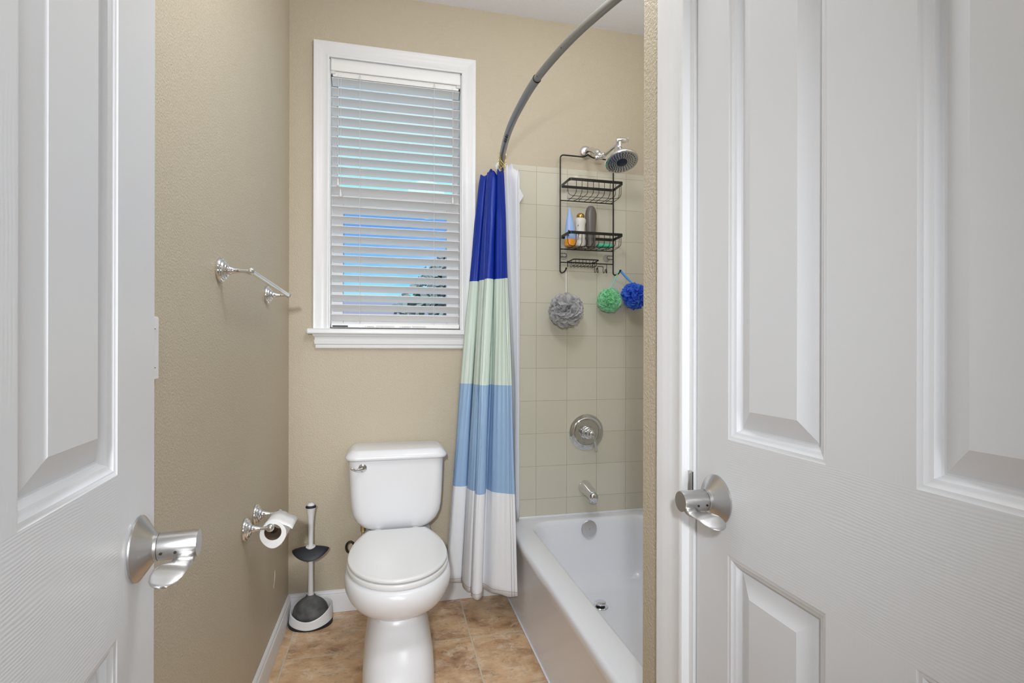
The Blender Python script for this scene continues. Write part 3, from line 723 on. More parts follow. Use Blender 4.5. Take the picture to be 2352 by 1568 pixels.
def build_paper():
    w = tag(empty('toilet_paper_holder', (XL, 1.765, .615)), 'chrome two-post toilet paper holder low on the left wall', 'paper holder')
    for y, z in ((1.700, .614), (1.830, .619)):
        b = MB(); b.lathe([(r * 1.08, h) for r, h in ROS], (XL, y, z), (1, 0, 0), 40); o = b.build('mounting_plate', 'chrome', w, smooth=40)
        b = MB(); post(b, y, z, .073, .012); b.sphere((XL + .073, y, z), .0125); b.build('post', 'chrome', o, smooth=50)
    b = MB(); b.tube([(XL + .073, 1.70, .614), (XL + .073, 1.83, .619)], .0055, 12); b.build('roller', 'chrome', w, smooth=50)
    cy0, cy1 = 1.708, 1.816; X, Z = XL + .0785, .5975; ro, ri = .0375, .0235; n = 48
    p = tag(empty('toilet_paper_roll', (X, 1.76, Z)), 'partly used white toilet paper roll hanging in its holder', 'toilet paper')
    def circ(r, y): return [(X + r * math.cos(2 * PI * k / n), y, Z - (.006 if r > .03 else 0) + r * (1 + (.16 * max(0, -math.sin(2 * PI * k / n)) ** 3 if r > .03 else 0)) * math.sin(2 * PI * k / n)) for k in range(n)]
    b = MB(); b.loft([circ(ri + .001, cy0), circ(ro - .001, cy0), circ(ro, cy0 + .001), circ(ro, cy1 - .001), circ(ro - .001, cy1), circ(ri + .001, cy1), circ(ri + .001, cy0)], False, False); b.build('roll', 'paper', p, smooth=40)
    b = MB(); b.loft([circ(ri + .001, cy0 + .001), circ(ri, cy0), circ(ri, cy1), circ(ri + .001, cy1 - .001)], False, False); b.build('core', 'card', p, smooth=40)
    # loose end: over the top and sticking out to the right
    prof = [(X + (ro + .0012) * math.cos(a), Z - .006 + (ro + .0012) * math.sin(a)) for a in [math.radians(130 - 12 * k) for k in range(8)]]
    lx, lz = prof[-1]; prof += [(lx + .008, lz - .003), (lx + .018, lz - .008), (lx + .0275, lz - .0165)]
    b = MB(); b.loft([[(x, y + (.004 if i > 8 and False else 0), z) for i, (x, z) in enumerate(prof)] for y in (cy0 + .001, cy0 + .03, cy0 + .06, cy1 - .001)], False, False, closed=False)
    b.build('loose_sheet', 'paper', p, smooth=60, solid=.0012)
build_paper()
def build_switch():
    w = tag(empty('light_switch', (XL, 1.053, H)), 'white wall switch plate half hidden behind the left door', 'light switch')
    b = MB(); b.box((XL, 1.018, H - .056), (XL + .006, 1.0885, H + .060)); b.build('switch_plate', 'plastic', w, bevel=.003)
    b = MB(); b.loft([[(XL + a, y, H + z) for a, z in ((.005, -.0315), (.0078, -.0315), (.0062, .002), (.0105, .0355), (.005, .0355))] for y in (1.036, 1.070)], True, True); b.build('rocker', 'plastic', w)
    for z in (.0365, -.034): b = MB(); b.box((XL + .0058, 1.035, H + z), (XL + .0064, 1.073, H + z + .0012)); b.build('slot', 'dark', w)
build_switch()

# ================================================================== SHOWER ROD, CURTAIN, LINER
ROD = catmull([(.5215, 2.4195, 2.012), (.500, 2.30, 2.012), (.483, 2.206, 2.012), (.4605, 2.0, 2.012), (.4535, 1.80, 2.012), (.459, 1.60, 2.012), (.490, 1.385, 2.012), (.535, 1.215, 2.012), (.590, 1.06, 2.012), (.655, YA + .001, 2.012)], 8)
def build_rod():
    w = tag(empty('shower_curtain_rod', (.5, 1.66, 2.012)), 'curved telescoping grey metal shower curtain rod', 'curtain rod')
    i = 40
    b = MB(); b.tube(ROD[:i + 1], .0135, 20); b.build('outer_tube', 'steel', w, smooth=60)
    b = MB(); b.tube(ROD[i:], .0116, 20); b.build('inner_tube', 'steel', w, smooth=60)
    b = MB(); p = ROD[i]; d = (ROD[i] - ROD[i - 1]).normalized(); b.lathe([(.0137, -.001), (.0142, 0), (.0137, .0012), (.012, .0012), (.012, -.001)], p, d, 24, cap=False); b.build('tube_lip', 'black', w)
    for p_, a_ in (((.5215, D - .0001, 2.012), (0, -1, 0)), ((.655, YA + .0001, 2.012), (0, 1, 0))):
        b = MB(); b.lathe([(0, 0), (.030, 0), (.030, .004), (.022, .010), (.015, .014), (0, .014)], p_, a_, 28); tag(b.build('flange', 'plastic', w), 'white wall flange')
    b = MB()
    for k, yy in ((0, 2.085), (1, 2.073), (2, 2.062), (3, 2.051), (4, 2.040), (5, 2.028), (6, 2.017)):
        x = float(np.interp(yy, [q.y for q in reversed(ROD)], [q.x for q in reversed(ROD)]))
        cs = [(x - .0135 * math.cos(a) * 1.01, yy + .003 * (k % 2), 2.012 - .0137 * math.sin(a)) for a in [math.radians(45 + 12 * j) for j in range(5)]]
        b.tube(cs, .0014 + .0005 * (k % 3), 5)
    b.build('print', 'dark', w)
    for kk in (41, 47):
        q = ROD[kk]; b = MB(); b.lathe([(0, 0), (.0018, 0), (.0018, .0004), (0, .0004)], q + Vector((-.0098, 0, -.0062)), (-.85, 0, -.53), 10)
        b.build('rod_hole', 'holes', w)
build_rod()

CT = [(.500, 2.405), (.424, 2.395), (.414, 2.382), (.432, 2.360), (.458, 2.372), (.440, 2.350), (.447, 2.330), (.468, 2.345), (.447, 2.316), (.455, 2.298), (.476, 2.300), (.488, 2.325), (.474, 2.292), (.486, 2.268), (.494, 2.250)]
CB = [(.340, 2.398), (.262, 2.360), (.258, 2.300), (.312, 2.288), (.324, 2.335), (.317, 2.245), (.340, 2.190), (.366, 2.250), (.338, 2.150), (.352, 2.118), (.380, 2.134), (.398, 2.215), (.430, 2.155), (.478, 2.122), (.524, 2.098)]
def build_curtain():
    per = 8; nz = 60; Tt = catmull([(a, c, 0) for a, c in CT], per); Bb = catmull([(a, c, 0) for a, c in CB], per)
    m = len(Tt); zt, zb = 1.952, .131
    cum = [0]
    for i in range(1, m): cum.append(cum[-1] + (Bb[i] - Bb[i - 1]).length)
    vs = []; uv = {}; b = MB()
    for j in range(nz + 1):
        v = j / nz
        for i in range(m):
            u = cum[i] / cum[-1]
            k = v ** .85
            p = Tt[i].lerp(Bb[i], k)
            # pinch: near the top the cloth follows its hooks in pleats, softening lower down
            wob = .0022 * math.sin(i * 1.7 + v * 9) * (1 - abs(2 * v - 1)) + .003 * math.sin(v * 14 + i * .35) * (v > .1) * (1 - v)
            ztop = zt + .016 * math.exp(-((i - 50) / 7) ** 2) - .012 * math.exp(-((i - 79) / 6) ** 2) - .006 * math.cos(i * .55)
            z = ztop + (zb + .004 * math.sin(i * .4) - ztop) * v
            vs.append((p.x + wob, p.y + wob * .6, z)); uv[j * m + i] = (u, z + .0)
    fs = [(j * m + i, j * m + i + 1, (j + 1) * m + i + 1, (j + 1) * m + i) for j in range(nz) for i in range(m - 1)]
    b.add(vs, fs); b.uv = uv
    o = b.build('shower_curtain', 'curtain', None, smooth=80, solid=.0009)
    tag(o, 'shower curtain in navy, pale green, light blue and white bands, gathered left', 'shower curtain')
    # liner: white vinyl hanging inside the tub
    LT = [(.500, 2.385), (.505, 2.365), (.535, 2.35), (.530, 2.372), (.548, 2.36), (.575, 2.345), (.585, 2.352), (.590, 2.372), (.597, 2.372), (.596, 2.385), (.560, 2.392)]
    LB = [(.560, 2.375), (.568, 2.366), (.575, 2.345), (.572, 2.372), (.576, 2.360), (.585, 2.345), (.592, 2.350), (.594, 2.368), (.600, 2.372), (.599, 2.385), (.575, 2.392)]
    Tt = catmull([(a, c, 0) for a, c in LT], 6); Bb = catmull([(a, c, 0) for a, c in LB], 6); m = len(Tt); b = MB(); vs = []; nz = 30
    for j in range(nz + 1):
        v = j / nz
        for i in range(m):
            p = Tt[i].lerp(Bb[i], min(1, v * 1.6)); z = 2.006 - .005 * math.cos(i * .6) - (.022 if i > 26 else 0) - (.02 if i < 8 else 0)
            zz = z + (.372 - z) * v; vs.append((p.x, p.y, zz))
    b.add(vs, [(j * m + i, j * m + i + 1, (j + 1) * m + i + 1, (j + 1) * m + i) for j in range(nz) for i in range(m - 1)])
    o = tag(b.build('shower_liner', 'liner', None, smooth=80, solid=.0008), 'plain white shower liner hanging between the striped curtain and the tile', 'curtain liner')
    f = MB(); f.loft([[(.597, 2.368, 1.905), (.618, 2.372, 1.872), (.597, 2.376, 1.838)], [(.597, 2.3695, 1.905), (.618, 2.3735, 1.872), (.597, 2.3775, 1.838)]], True, True); f.build('corner_flap', 'liner', o)
    # gold hooks
    def hook(x, y, tx, ty, name=None):
        pts = [(tx, ty, 1.945), (tx + .3 * (x - tx), ty, 1.940), (x + .012, y - .002, 1.962), (x - .006, y, 1.985)] + [(x + .0165 * math.cos(a), y + .001 * math.cos(a), 2.012 + .0165 * math.sin(a)) for a in [math.radians(215 - 22 * k) for k in range(13)]] + [(x + .010, y, 1.985), (x + .004, y + .003, 1.968), (tx + .004, ty + .003, 1.951), (tx - .002, ty + .002, 1.944)]
        h = MB(); h.tube(catmull(pts, 3), .0015, 8); return h.build('curtain_hook', 'gold', None, smooth=60)
    rx = lambda yy: float(np.interp(yy, [q.y for q in reversed(ROD)], [q.x for q in reversed(ROD)]))
    first = None
    for i, (yy, tx, ty, lab) in enumerate(((2.262, .478, 2.262, 'gold wire curtain hook nearest the camera on the rod end'), (2.285, .505, 2.292, None), (2.31, .472, 2.312, None), (2.335, .512, 2.340, None), (2.36, .455, 2.352, None), (2.385, .450, 2.378, None))):
        if i == 0:
            o = hook(rx(yy), yy, tx, ty)
            base = o.location.copy(); y0_ = yy; x0_ = rx(yy); first = o
            tag(o, lab, 'curtain hook', 'gold curtain hooks')
        else:
            o = first.copy(); COL.objects.link(o); o.location = base + Vector((rx(yy) - x0_, yy - y0_, 0)); o.rotation_euler = (0, 0, (-.5, .35, -.2, .3, -.4)[i - 1])
            tag(o, 'gold wire curtain hook gathered against the wall end of the rod', 'curtain hook', 'gold curtain hooks')
build_curtain()

# ================================================================== SHOWER FITTINGS
def build_shower():
    w = tag(empty('wall_shower', (.95, 2.41, 2.12)), 'chrome shower head with a wide round spray face on a jointed arm', 'shower head')
    b = MB(); b.lathe([(0, 0), (.031, 0), (.032, .003), (.028, .010), (.018, .014), (0, .014)], (.944, D, 2.122), (0, -1, 0), 36); b.build('flange', 'chrome', w, smooth=50)
    b = MB(); b.tube(catmull([(.944, 2.41, 2.122), (.946, 2.385, 2.121), (.950, 2.352, 2.110), (.955, 2.325, 2.092), (.958, 2.305, 2.078)], 5), .0115, 16)
    b.build('arm', 'chrome', w, smooth=60)
    b = MB(); b.lathe([(0, 0), (.015, 0), (.0165, .003), (.0165, .020), (.013, .024), (.013, .028), (0, .030)], (.957, 2.318, 2.090), (.12, -.62, -.72), 24)
    b.sphere((.962, 2.292, 2.064), .0145); b.lathe([(0, 0), (.0125, 0), (.0125, .030), (.009, .034), (0, .034)], (.944, 2.298, 2.052), (1, -.25, .06), 24)
    b.build('ball_joint', 'chrome', w, smooth=50)
    b = MB(); b.tube([(.972, 2.286, 2.058), (.985, 2.25, 2.062), (1.004, 2.172, 2.078), (1.008, 2.155, 2.086)], [.0085, .0075, .007, .009], 16)
    b.lathe([(0, 0), (.010, 0), (.012, .002), (.012, .018), (.009, .020), (0, .020)], (.974, 2.284, 2.058), (.25, -.9, .05), 20)
    b.build('extension_arm', 'chrome', w, smooth=50)
    b = MB(); b.lathe([(0, 0), (.011, 0), (.0125, .002), (.0125, .040), (.011, .043), (0, .043)], (.985, 2.155, 2.080), (1, -.12, .10), 24)
    b.lathe([(0, .043), (.005, .043), (.005, .050), (.012, .050), (.012, .054), (0, .054)], (.985, 2.155, 2.080), (1, -.12, .10), 6)
    b.tube([(1.000, 2.152, 2.075), (1.000, 2.149, 2.045)], .0095, 16)
    b.build('swivel_bracket', 'chrome', w, smooth=50)
    # head: axis tilts down and towards the room
    c = Vector((.999, 2.127, 1.977)); ax = Vector((.05, -.36, -.93)).normalized()
    b = MB(); b.lathe([(0, -.085), (.012, -.085), (.015, -.078), (.016, -.068), (.024, -.060), (.038, -.040), (.055, -.026), (.066, -.018), (.0715, -.010), (.073, -.003), (.0715, .001), (.0675, .0015), (.067, -.001), (0, -.001)], c, ax, 56)
    hd = b.build('spray_head', 'chrome', w, smooth=40)
    f = MB(); f.lathe([(0, -.0012), (.0668, -.0012), (.0668, .0004), (.050, .0018), (.027, .0022), (0, .0022)], c, ax, 56); fo = f.build('spray_face', 'headface', hd, smooth=50)
    f = MB(); f.lathe([(0, 0), (.0235, 0), (.0235, .0042), (.021, .0052), (0, .0045)], c, ax, 40); f.build('centre_disc', 'navy', hd)
    u = Vector((1, 0, 0)); u = (u - ax * u.dot(ax)).normalized(); v = ax.cross(u); k = MB()
    for r, nn, rr in ((.0305, 20, .0019), (.0385, 22, .0021), (.0475, 26, .0023), (.0580, 28, .0025)):
        for i in range(nn):
            a = 2 * PI * (i + (.5 if r in (.0385, .058) else 0)) / nn; p = c + u * (r * math.cos(a)) + v * (r * math.sin(a))
            k.lathe([(0, 0), (rr, 0), (rr * .8, .0052), (0, .0055)], p, ax, 8)
    tag(k.build('nozzles', 'nozzle', hd), 'dark rubber spray nozzles', kind='stuff')
build_shower()

def build_valve():
    c = (.947, D - .008, .750)
    w = tag(empty('shower_valve', c), 'round chrome shower valve plate with a lever, above the tub spout', 'shower valve')
    b = MB(); b.lathe([(0, 0), (.0875, 0), (.0885, .002), (.087, .006), (.080, .0075), (.078, .0105), (.074, .0115), (.071, .0105), (.068, .0125), (.064, .0130), (.060, .0095), (.045, .0095), (0, .0105)], c, (0, -1, 0), 64); b.build('plate', 'chrome', w, smooth=25)
    b = MB(); b.lathe([(0, .009), (.0325, .009), (.0325, .013), (.030, .0155), (.0285, .034), (.0255, .0365), (.0225, .037), (.0225, .046), (.0245, .0475), (.0245, .055), (.022, .0575), (0, .058)], c, (0, -1, 0), 40); b.build('hub', 'chrome', w, smooth=30)
    b = MB(); b.lathe([(0, .057), (.019, .057), (.0205, .060), (.0205, .072), (.014, .082), (.0105, .084), (.0105, .090), (.007, .095), (0, .096)], c, (0, -1, 0), 32)
    y = c[1] - .089
    b.tube(catmull([(.947, y + .004, .748), (.951, y - .002, .732), (.956, y - .006, .712), (.9605, y - .003, .693), (.963, y + .002, .678), (.964, y + .003, .672)], 5), [.0085] * 4 + [.0068] * 6 + [.0052] * 8 + [.0062] * 6 + [.0068, .004], 14)
    b.build('lever', 'chrome', w, smooth=45)
build_valve()
def build_spout():
    c = (.938, D - .008, .483)
    w = tag(empty('tub_spout', c), 'short chrome tub spout on the almond tile wall', 'tub spout')
    R = []
    for d, hw, hh, dz in ((0, .031, .031, 0), (.004, .0325, .0325, 0), (.02, .0315, .031, -.001), (.05, .0285, .0275, -.005), (.08, .0255, .0245, -.010), (.105, .0235, .0225, -.0145), (.120, .0215, .0215, -.018), (.130, .018, .019, -.021), (.135, .011, .012, -.024)):
        R.append([(c[0] + hw * math.cos(a), c[1] - d, c[2] + dz + hh * math.sin(a)) for a in [2 * PI * k / 32 for k in range(32)]])
    b = MB(); b.loft(R, True, True)
    b.lathe([(0, 0), (.017, 0), (.0185, .018), (.017, .030), (0, .030)], (c[0], c[1] - .114, c[2] - .045), (0, 0, 1), 28)
    b.build('spout_body', 'chrome', w, smooth=50)
    b = MB(); b.tube([(c[0], c[1] - .112, c[2] + .002), (c[0], c[1] - .112, c[2] + .016)], .003, 10); b.tube([(c[0] - .008, c[1] - .112, c[2] + .017), (c[0] + .008, c[1] - .112, c[2] + .017)], .0035, 10); b.build('diverter_knob', 'chrome', w)
build_spout()

# ================================================================== CADDY AND WHAT IT CARRIES
YF = 2.392
def build_caddy():
    w = tag(empty('shower_caddy', (.942, YF, 1.53)), 'black wire two-basket shower caddy hanging from the shower arm', 'shower caddy')
    x0, x1 = .804, 1.0785; r = .0034
    z3 = 1.573
    b = MB()
    out = [(.945, YF, 2.102), (.925, YF, 2.088), (x0, YF, 2.089), (x0, YF, 1.528), (x0 + .004, YF - .012, 1.519), (x0 + .009, YF - .042, 1.5215), (x0 + .010, YF - .060, 1.533)]
    b.tube(fillet(out[:1] + out[1:], .020, 5), r, 10)
    out = [(.945, YF, 2.102), (.968, YF, 2.088), (x1, YF, 2.083), (x1, YF, 1.526), (x1 + .004, YF - .012, 1.517), (x1 + .009, YF - .042, 1.5215), (x1 + .010, YF - .060, 1.533)]
    b.tube(fillet(out, .020, 5), r, 10)
    for z in (1.870, 1.6365, z3): b.tube([(x0, YF, z), (x1, YF, z)], .0026, 8)
    for xs, sg in ((x0, 1), (x1, -1)):
        zz = 1.606 if sg == 1 else 1.604
        b.tube(fillet([(xs, YF - .002, zz + .009), (xs + sg * .032, YF - .002, zz + .009), (xs + sg * .032, YF - .002, zz - .007), (xs, YF - .002, zz - .007)], .0075, 4), .0014, 8)
        b.sphere((xs + sg * .005 + .003 * 0 + (.010 - .005 * sg) * 1, YF - .061, 1.5345), .0048, 12, 8)
    b.build('frame', 'black', w, smooth=60)
    def basket(zr, zb, yf, name='basket'):
        """flat rim band, thin bent wires"""
        q = MB(); rim = [(x0 + .001, YF - .003), (x1 - .001, YF - .003), (x1 - .003, yf), (x0 + .006, yf)]
        hb = .0066
        rp = fillet([(x, y, zr) for x, y in rim], .012, 5, closed=True)
        for s_ in (-1, 1): pass
        vs = []; n = len(rp); cxm = (x0 + x1) / 2; cym = (YF + yf) / 2
        rings = [[(p.x, p.y, p.z - hb) for p in rp], [(p.x, p.y, p.z + hb) for p in rp]]
        inner = [[(p.x - math.copysign(.0016, p.x - cxm), p.y - math.copysign(.0016, p.y - cym), p.z + hb) for p in rp], [(p.x - math.copysign(.0016, p.x - cxm), p.y - math.copysign(.0016, p.y - cym), p.z - hb) for p in rp]]
        q.loft(rings + inner + [rings[0]], False, False)
        # wires: down the front, under, back to the crossbar
        k = 9
        for i in range(k):
            x = x0 + .038 + i * (x1 - x0 - .052) / (k - 1)
            jog = .008 if i in (1, 6) else (-.008 if i in (2, 7) else 0)
            p = [(x, yf + .001, zr), (x, yf + .002, zb + .010), (x - .002, yf + .012, zb + .002), (x + jog, yf + .045, zb + .0), (x + jog, YF - .03, zb), (x, YF - .004, zb + .001)]
            q.tube(fillet(p, .009, 4), .0014, 6)
        # lengthwise wires
        yl = yf + .030
        q.tube(fillet([(x0 + .006, yf + .035, zr), (x0 + .010, yf + .032, zb + .006), (x0 + .030, yl, zb - .001), (x1 - .03, yl, zb - .001), (x1 - .010, yf + .032, zb + .006), (x1 - .007, yf + .035, zr)], .010, 4), .0013, 6)
        q.tube([(x0 + .02, YF - .045, zb - .001), (x1 - .02, YF - .045, zb - .001)], .0013, 6)
        q.build(name, 'black', w, smooth=50)
    basket(1.936, 1.8695, 2.272); basket(1.692, 1.6360, 2.272)
    # soap tray with a flat rim
    q = MB(); sx0, sx1 = .838, .972; yb, yf = YF - .004, YF - .085
    rim = [Vector(p) for p in fillet([(sx0, yb, z3), (sx1, yb, z3), (sx1 - .004, yf, z3 + .002), (sx0 + .004, yf, z3 + .002)], .012, 4, closed=True)]
    q.tube(rim, .0030, 8, True)
    for i in range(7):
        x = sx0 + .014 + i * .0175; q.tube(fillet([(x, yf, z3), (x, yf + .002, z3 - .020), (x - .004, yf + .02, z3 - .027), (x - .004, yb - .02, z3 - .027), (x, yb, z3 - .004)], .008, 4), .0012, 6)
    q.tube(fillet([(sx0 + .003, yf + .03, z3), (sx0 + .006, yf + .03, z3 - .025), (sx1 - .006, yf + .03, z3 - .025), (sx1 - .003, yf + .03, z3)], .01, 4), .0012, 6)
    for x in (sx0 + .004, sx1 - .002): q.tube([(x, yb, z3 - .002), (x, yb + .001, z3 + .006)], .0042, 8); q.tube([(x, yb, z3), (x, yb, z3 - .022)], .0018, 6)
    q.build('soap_tray', 'black', w, smooth=50)
    q = MB(); y = YF - .004
    def loop(x, z): return [(x - .0045, y, z), (x - .0048, y, z - .028), (x, y - .004, z - .036), (x + .0045, y - .012, z - .030), (x + .0045, y - .012, z - .018), (x, y - .010, z - .012)]
    q.tube(fillet([(.9785, y, z3), (.9785, y, 1.535), (.981, y, 1.527), (.985, y - .006, 1.534), (.985, y - .008, 1.545), (.990, y - .004, 1.552), (.9955, y, 1.545), (.9955, y, 1.560), (1.024, y, 1.560), (1.024, y, 1.533), (1.0265, y, 1.527), (1.030, y - .006, 1.534), (1.031, y - .008, 1.545)], .004, 3), .0014, 6)
    q.tube(fillet([(.990, y - .004, 1.552), (.993, y, 1.531), (.998, y, 1.530), (.999, y, 1.540), (.9955, y, 1.548)], .004, 3), .0014, 6)
    q.tube(fillet([(1.042, y, z3), (1.042, y, 1.534), (1.040, y, 1.527), (1.037, y - .004, 1.533), (1.036, y - .006, 1.546), (1.040, y - .003, 1.550), (1.044, y, 1.535), (1.042, y, 1.528)], .004, 3), .0014, 6)
    q.build('razor_hooks', 'black', w, smooth=50)
    return w
build_caddy()
zb = 1.6365
def flat_bottle(name, st, c, mats, label, parts=(), sy=.55, rot=0):
    pass
def build_bottles():
    cy = 2.330
    # sunscreen tube standing on its cap
    w = tag(empty('sunscreen_tube', (.829, cy, zb)), 'light blue squeeze tube standing on its orange cap in the lower basket', 'tube')
    def el(hx, hy, z, cx): return [(cx + hx * math.cos(2 * PI * k / 32), cy + hy * math.sin(2 * PI * k / 32), z) for k in range(32)]
    cx = .833
    b = MB(); b.loft([el(.0225, .018, zb + .0025, cx), el(.0255, .0195, zb + .008, cx), el(.0262, .020, zb + .034, cx)], True, True); b.build('cap', 'orange', w, smooth=50)
    b = MB(); b.loft([el(.0258, .0195, zb + .034, cx), el(.0250, .0190, zb + .060, cx), el(.0215, .017, zb + .095, cx - .002), el(.0135, .011, zb + .140, cx - .003), el(.0060, .006, zb + .172, cx - .004), el(.0022, .004, zb + .183, cx - .004)], True, True); o = b.build('tube_body', 'lightblue', w, smooth=60)
    b = MB()
    for i, (z, h_) in enumerate(((.062, .012), (.046, .007))):
        for k in range(3 - i):
            b.box((cx - .0165 + k * .0028, cy - .0178 + .0006 * 0 - .0006, zb + z - k * 0), (cx - .0150 + k * .0028, cy - .0150, zb + z + h_))
    b.build('lettering', 'dark', o)
    # white bottle with a gold cap
    c2x, c2y = .884, 2.333
    w = tag(empty('shampoo_bottle', (c2x, c2y, zb)), 'pearl white bottle with a round gold cap in the lower basket', 'bottle')
    def e2(hx, hy, z, dx=0): return [(c2x + dx + hx * math.cos(2 * PI * k / 36), c2y + hy * math.sin(2 * PI * k / 36), z) for k in range(36)]
    b = MB(); b.loft([e2(.021, .018, zb + .0025), e2(.0245, .021, zb + .008), e2(.0255, .0215, zb + .03), e2(.0235, .020, zb + .065), e2(.0220, .019, zb + .085), e2(.0245, .0205, zb + .105), e2(.0275, .022, zb + .122, .001), e2(.0265, .021, zb + .131, .001), e2(.021, .017, zb + .1375, .001), e2(.017, .015, zb + .139, .001)], True, True); o = b.build('bottle_body', 'cream', w, smooth=60)
    b = MB(); b.lathe([(0, .139), (.0185, .139), (.0195, .143), (.0185, .150), (.015, .156), (.009, .160), (0, .161)], (c2x + .001, c2y, zb), n=32); b.build('bottle_cap', 'copper', w, smooth=60)
    for (z, a, l) in ((.062, 0, .010), (.058, 1, .012), (.054, 2, .010), (.050, 2, .013), (.046, 1, .012), (.042, 1, .009), (.036, 0, .010), (.030, 0, .008), (.096, 1, .004), (.099, 2, .004)):
        x = c2x - .0195 + a * .0012; b = MB()
        b.tube([(x, c2y - .0135, zb + z), (x + l * .45, c2y - .0185, zb + z + l * .75)], .0010, 5)
        b.build('leaf_print', 'dark', o)
    # dark grey bottle
    c3x, c3y = .936, 2.330
    w = tag(empty('body_wash_bottle', (c3x, c3y, zb)), 'tall dark grey bottle with a rounded top, tallest in the lower basket', 'bottle')
    def e3(hx, hy, z, dx=0): return [(c3x + dx + hx * math.cos(2 * PI * k / 36), c3y + hy * math.sin(2 * PI * k / 36), z) for k in range(36)]
    b = MB(); b.loft([e3(.020, .017, zb + .0025), e3(.0225, .019, zb + .008), e3(.0232, .020, zb + .05), e3(.0255, .021, zb + .10), e3(.0280, .022, zb + .145), e3(.0275, .0215, zb + .160), e3(.0245, .020, zb + .176), e3(.019, .016, zb + .189), e3(.0125, .011, zb + .1955), e3(.011, .010, zb + .196)], True, True)
    b.build('bottle_body', 'greybot', w, smooth=60)
    w = tag(empty('soap_bar', (.999, 2.325, zb)), 'mint green soap bar lying flat at the right of the lower basket', 'soap')
    b = MB(); b.loft([rrect(1.002, 2.325, .034, .020, .012, zb + .0025), rrect(1.002, 2.325, .038, .024, .014, zb + .007), rrect(1.002, 2.325, .038, .024, .014, zb + .014), rrect(1.002, 2.325, .033, .020, .012, zb + .019)], True, True); b.build('bar', 'mint', w, smooth=60)
build_bottles()
for xx, zz, lab in ((.8395, 1.607, 'clear suction cup holding the left side of the caddy'), (1.046, 1.604, 'clear suction cup holding the right side of the caddy')):
    b = MB(); b.lathe([(0, 0), (.019, 0), (.016, .004), (.008, .008), (.006, .010), (.006, .018), (.008, .019), (.008, .021), (0, .021)], (xx - .012 if xx < .9 else xx + .006, D - .008, zz), (0, -1, 0), 24)
    M.setdefault('clear', mat('clear_vinyl', (.85, .85, .82, 1), .15, alpha=.3))
    tag(b.build('suction_cup', 'clear', smooth=50), lab, 'suction cup', 'suction cups behind the caddy')

# ---- bath poufs
def build_pouf(name, c, R, mt, label, cordmat, hang, seed, nst=60, amp=.35, wide=.004):
    rnd = random.Random(seed); C_ = Vector(c)
    w = tag(empty(name, c), label, 'bath pouf', 'mesh bath poufs hanging from the caddy')
    b = MB()
    b.sphere(c, R * .40, 14, 10)
    for s_ in range(nst):
        ax = Vector((rnd.gauss(0, 1), rnd.gauss(0, 1) - .4, rnd.gauss(0, 1))).normalized()
        t1 = ax.orthogonal().normalized(); t2 = ax.cross(t1)
        ph = rnd.uniform(.18, .62)            # small circle half angle
        n = 40; waves = rnd.choice((2, 3, 4)); a0 = rnd.uniform(0, 6.28); rr = R * rnd.uniform(.86, 1.04); arc = rnd.uniform(2.2, 5.5); st = rnd.uniform(0, 6.28)
        inner = []; midr = []; outer = []
        for k in range(n + 1):
            t = st + arc * k / n
            p_ = ph * (1 + amp * math.sin(waves * t + a0)) + .06 * math.sin(9 * t + a0 * 2)
            d = (ax * math.cos(p_) + (t1 * math.cos(t) + t2 * math.sin(t)) * math.sin(p_)).normalized()
            p2 = p_ + .16 + .22 * math.sin(6 * t + a0); d2 = (ax * math.cos(p2) + (t1 * math.cos(t) + t2 * math.sin(t)) * math.sin(p2)).normalized()
            ro = rr * (1 + .05 * math.sin(11 * t + a0))
            inner.append(tuple(C_ + d * R * .45)); midr.append(tuple(C_ + d * ro * .82)); outer.append(tuple(C_ + d2 * ro))
        b.loft([inner, midr, outer], False, False, closed=False)
    b.build('net', mt, w, smooth=70)
    h = MB(); top = Vector(c) + Vector((0, 0, R * .8))
    hv = Vector(hang)
    if cordmat == 'ribbon':
        d = Vector((.0042, 0, .0015))
        p = [hv + Vector((0, -.002, .004)), hv.lerp(top, .5) + Vector((.002, -.001, 0)), top]
        h.loft([[tuple(q - d + Vector((0, .0012 * s_, 0))) for q in p] + [tuple(q + d + Vector((0, .0012 * s_, 0))) for q in reversed(p)] for s_ in (-1, 1)], True, True)
        h.tube([tuple(hv + Vector((-.003, .006, .004))), tuple(hv.lerp(top, .5) + Vector((-.004, .004, 0))), tuple(top)], .0015, 6)
    else:
        for sx in (-.0022, .0022): h.tube([tuple(hv), tuple(hv.lerp(top, .5) + Vector((sx, 0, 0))), tuple(top)], .0015, 6)
        h.tube([tuple(hv + Vector((-.002, .004, -.004))), tuple(hv + Vector((0, -.002, .004))), tuple(hv + Vector((.002, -.004, -.004)))], .0015, 6)
    h.build('hanging_loop', cordmat, w, smooth=50)
    return w
hl = (.817, YF - .050, 1.531); hr = (1.0875, YF - .050, 1.531)
w = build_pouf('bath_pouf', (.812, 2.325, 1.338), .0800, 'pgrey', 'grey mesh bath pouf hanging from the left end of the caddy', 'cord', hl, 3, 60, .4)
t = MB(); t.loft([[(.862, 2.372, 1.325), (.893, 2.374, 1.32), (.888, 2.374, 1.245), (.87, 2.372, 1.252)], [(.862, 2.3728, 1.325), (.893, 2.3748, 1.32), (.888, 2.3748, 1.245), (.87, 2.3728, 1.252)]], True, True)
M['clearfilm'] = mat('thin_clear_film', (.9, .9, .9, 1), .4, alpha=.25)
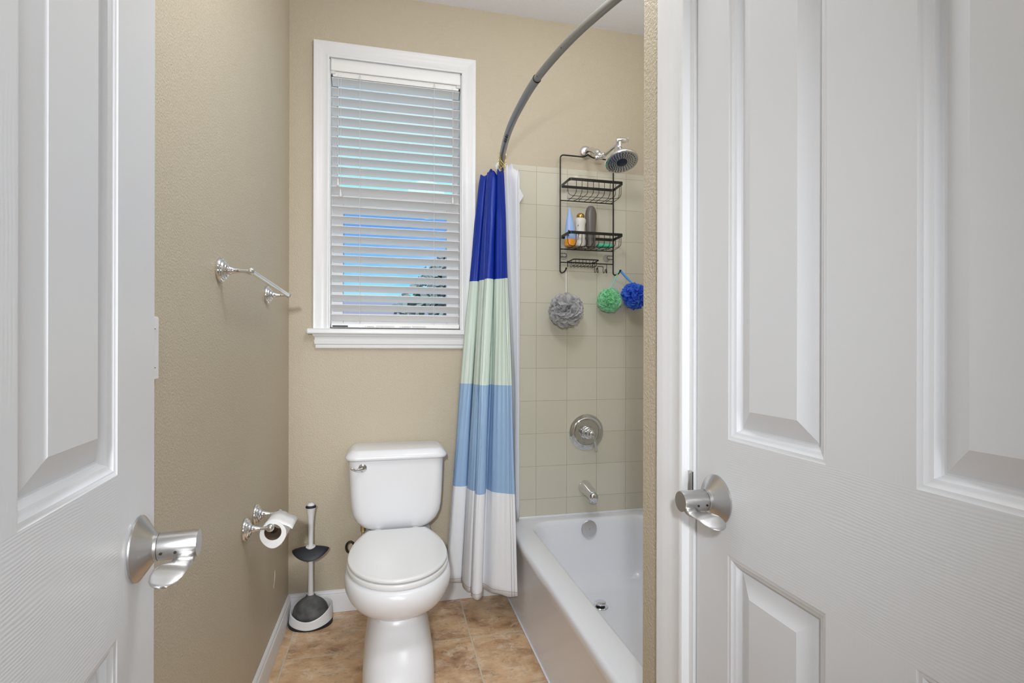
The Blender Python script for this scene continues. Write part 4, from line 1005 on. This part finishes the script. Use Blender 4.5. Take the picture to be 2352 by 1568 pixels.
tag(t.build('product_tag', 'clearfilm', w), 'translucent tag')
build_pouf('bath_pouf', (1.040, 2.350, 1.392), .0580, 'pgreen', 'pale green mesh bath pouf hanging beside the blue one', 'mintcord', (1.0835, YF - .048, 1.529), 5, 90, .25)
build_pouf('bath_pouf', (1.158, 2.325, 1.412), .0640, 'pblue', 'bright blue mesh bath pouf hanging at the right of the caddy', 'ribbon', (1.092, YF - .052, 1.533), 9, 60, .35)

# ================================================================== OUTSIDE
struct(MB().box((-60, 6, -4.2), (60, 120, -4.0)), 'ground', 'ground')
def build_outside():
    h = tag(empty('neighbour_house', (2, 31, -4)), 'grey-roofed neighbouring house seen through the bottom of the blind', 'house')
    b = MB(); b.box((-9, 32, -4), (13, 38, 2.2)); b.build('siding_wall', 'siding', h)
    b = MB(); b.loft([[(x, 31.4, 2.2), (x, 31.4, 2.35), (x, 35, 4.35), (x, 38.6, 2.35), (x, 38.6, 2.2)] for x in (-9.6, 13.6)], True, True); b.build('roof', 'roof', h)
    for x in (-2.5, 0.2, 3.0): b = MB(); b.box((x, 31.93, .4), (x + 1.2, 32.0, 1.7)); b.build('house_window', 'white', h)
    t = tag(empty('garden_tree', (3.6, 27, -4)), 'grey-green leafy tree outside, behind the right side of the blind', 'tree')
    b = MB(); b.tube([(3.9, 27, -4), (3.95, 27, 0), (3.8, 27, 3)], [.35, .28, .15], 10); b.build('trunk', 'bark', t)
    b = MB(); rnd = random.Random(4)
    for i in range(3200):
        f = rnd.random() ** .7; a = rnd.uniform(0, 6.28); rr = (4.6 * (1 - f) ** .7 + .25) * rnd.random() ** .5; z = 1.4 + f * 5.2
        p = Vector((3.9 + rr * math.cos(a), 27 + .6 * rr * math.sin(a), z)); d1 = Vector((rnd.gauss(0, 1), rnd.gauss(0, 1), rnd.gauss(0, 1))).normalized() * .22; d2 = d1.orthogonal().normalized() * .16
        b.add([p - d1, p + d2, p + d1, p - d2], [(0, 1, 2, 3)])
    b.build('foliage', 'leaf', t, smooth=0)
build_outside()
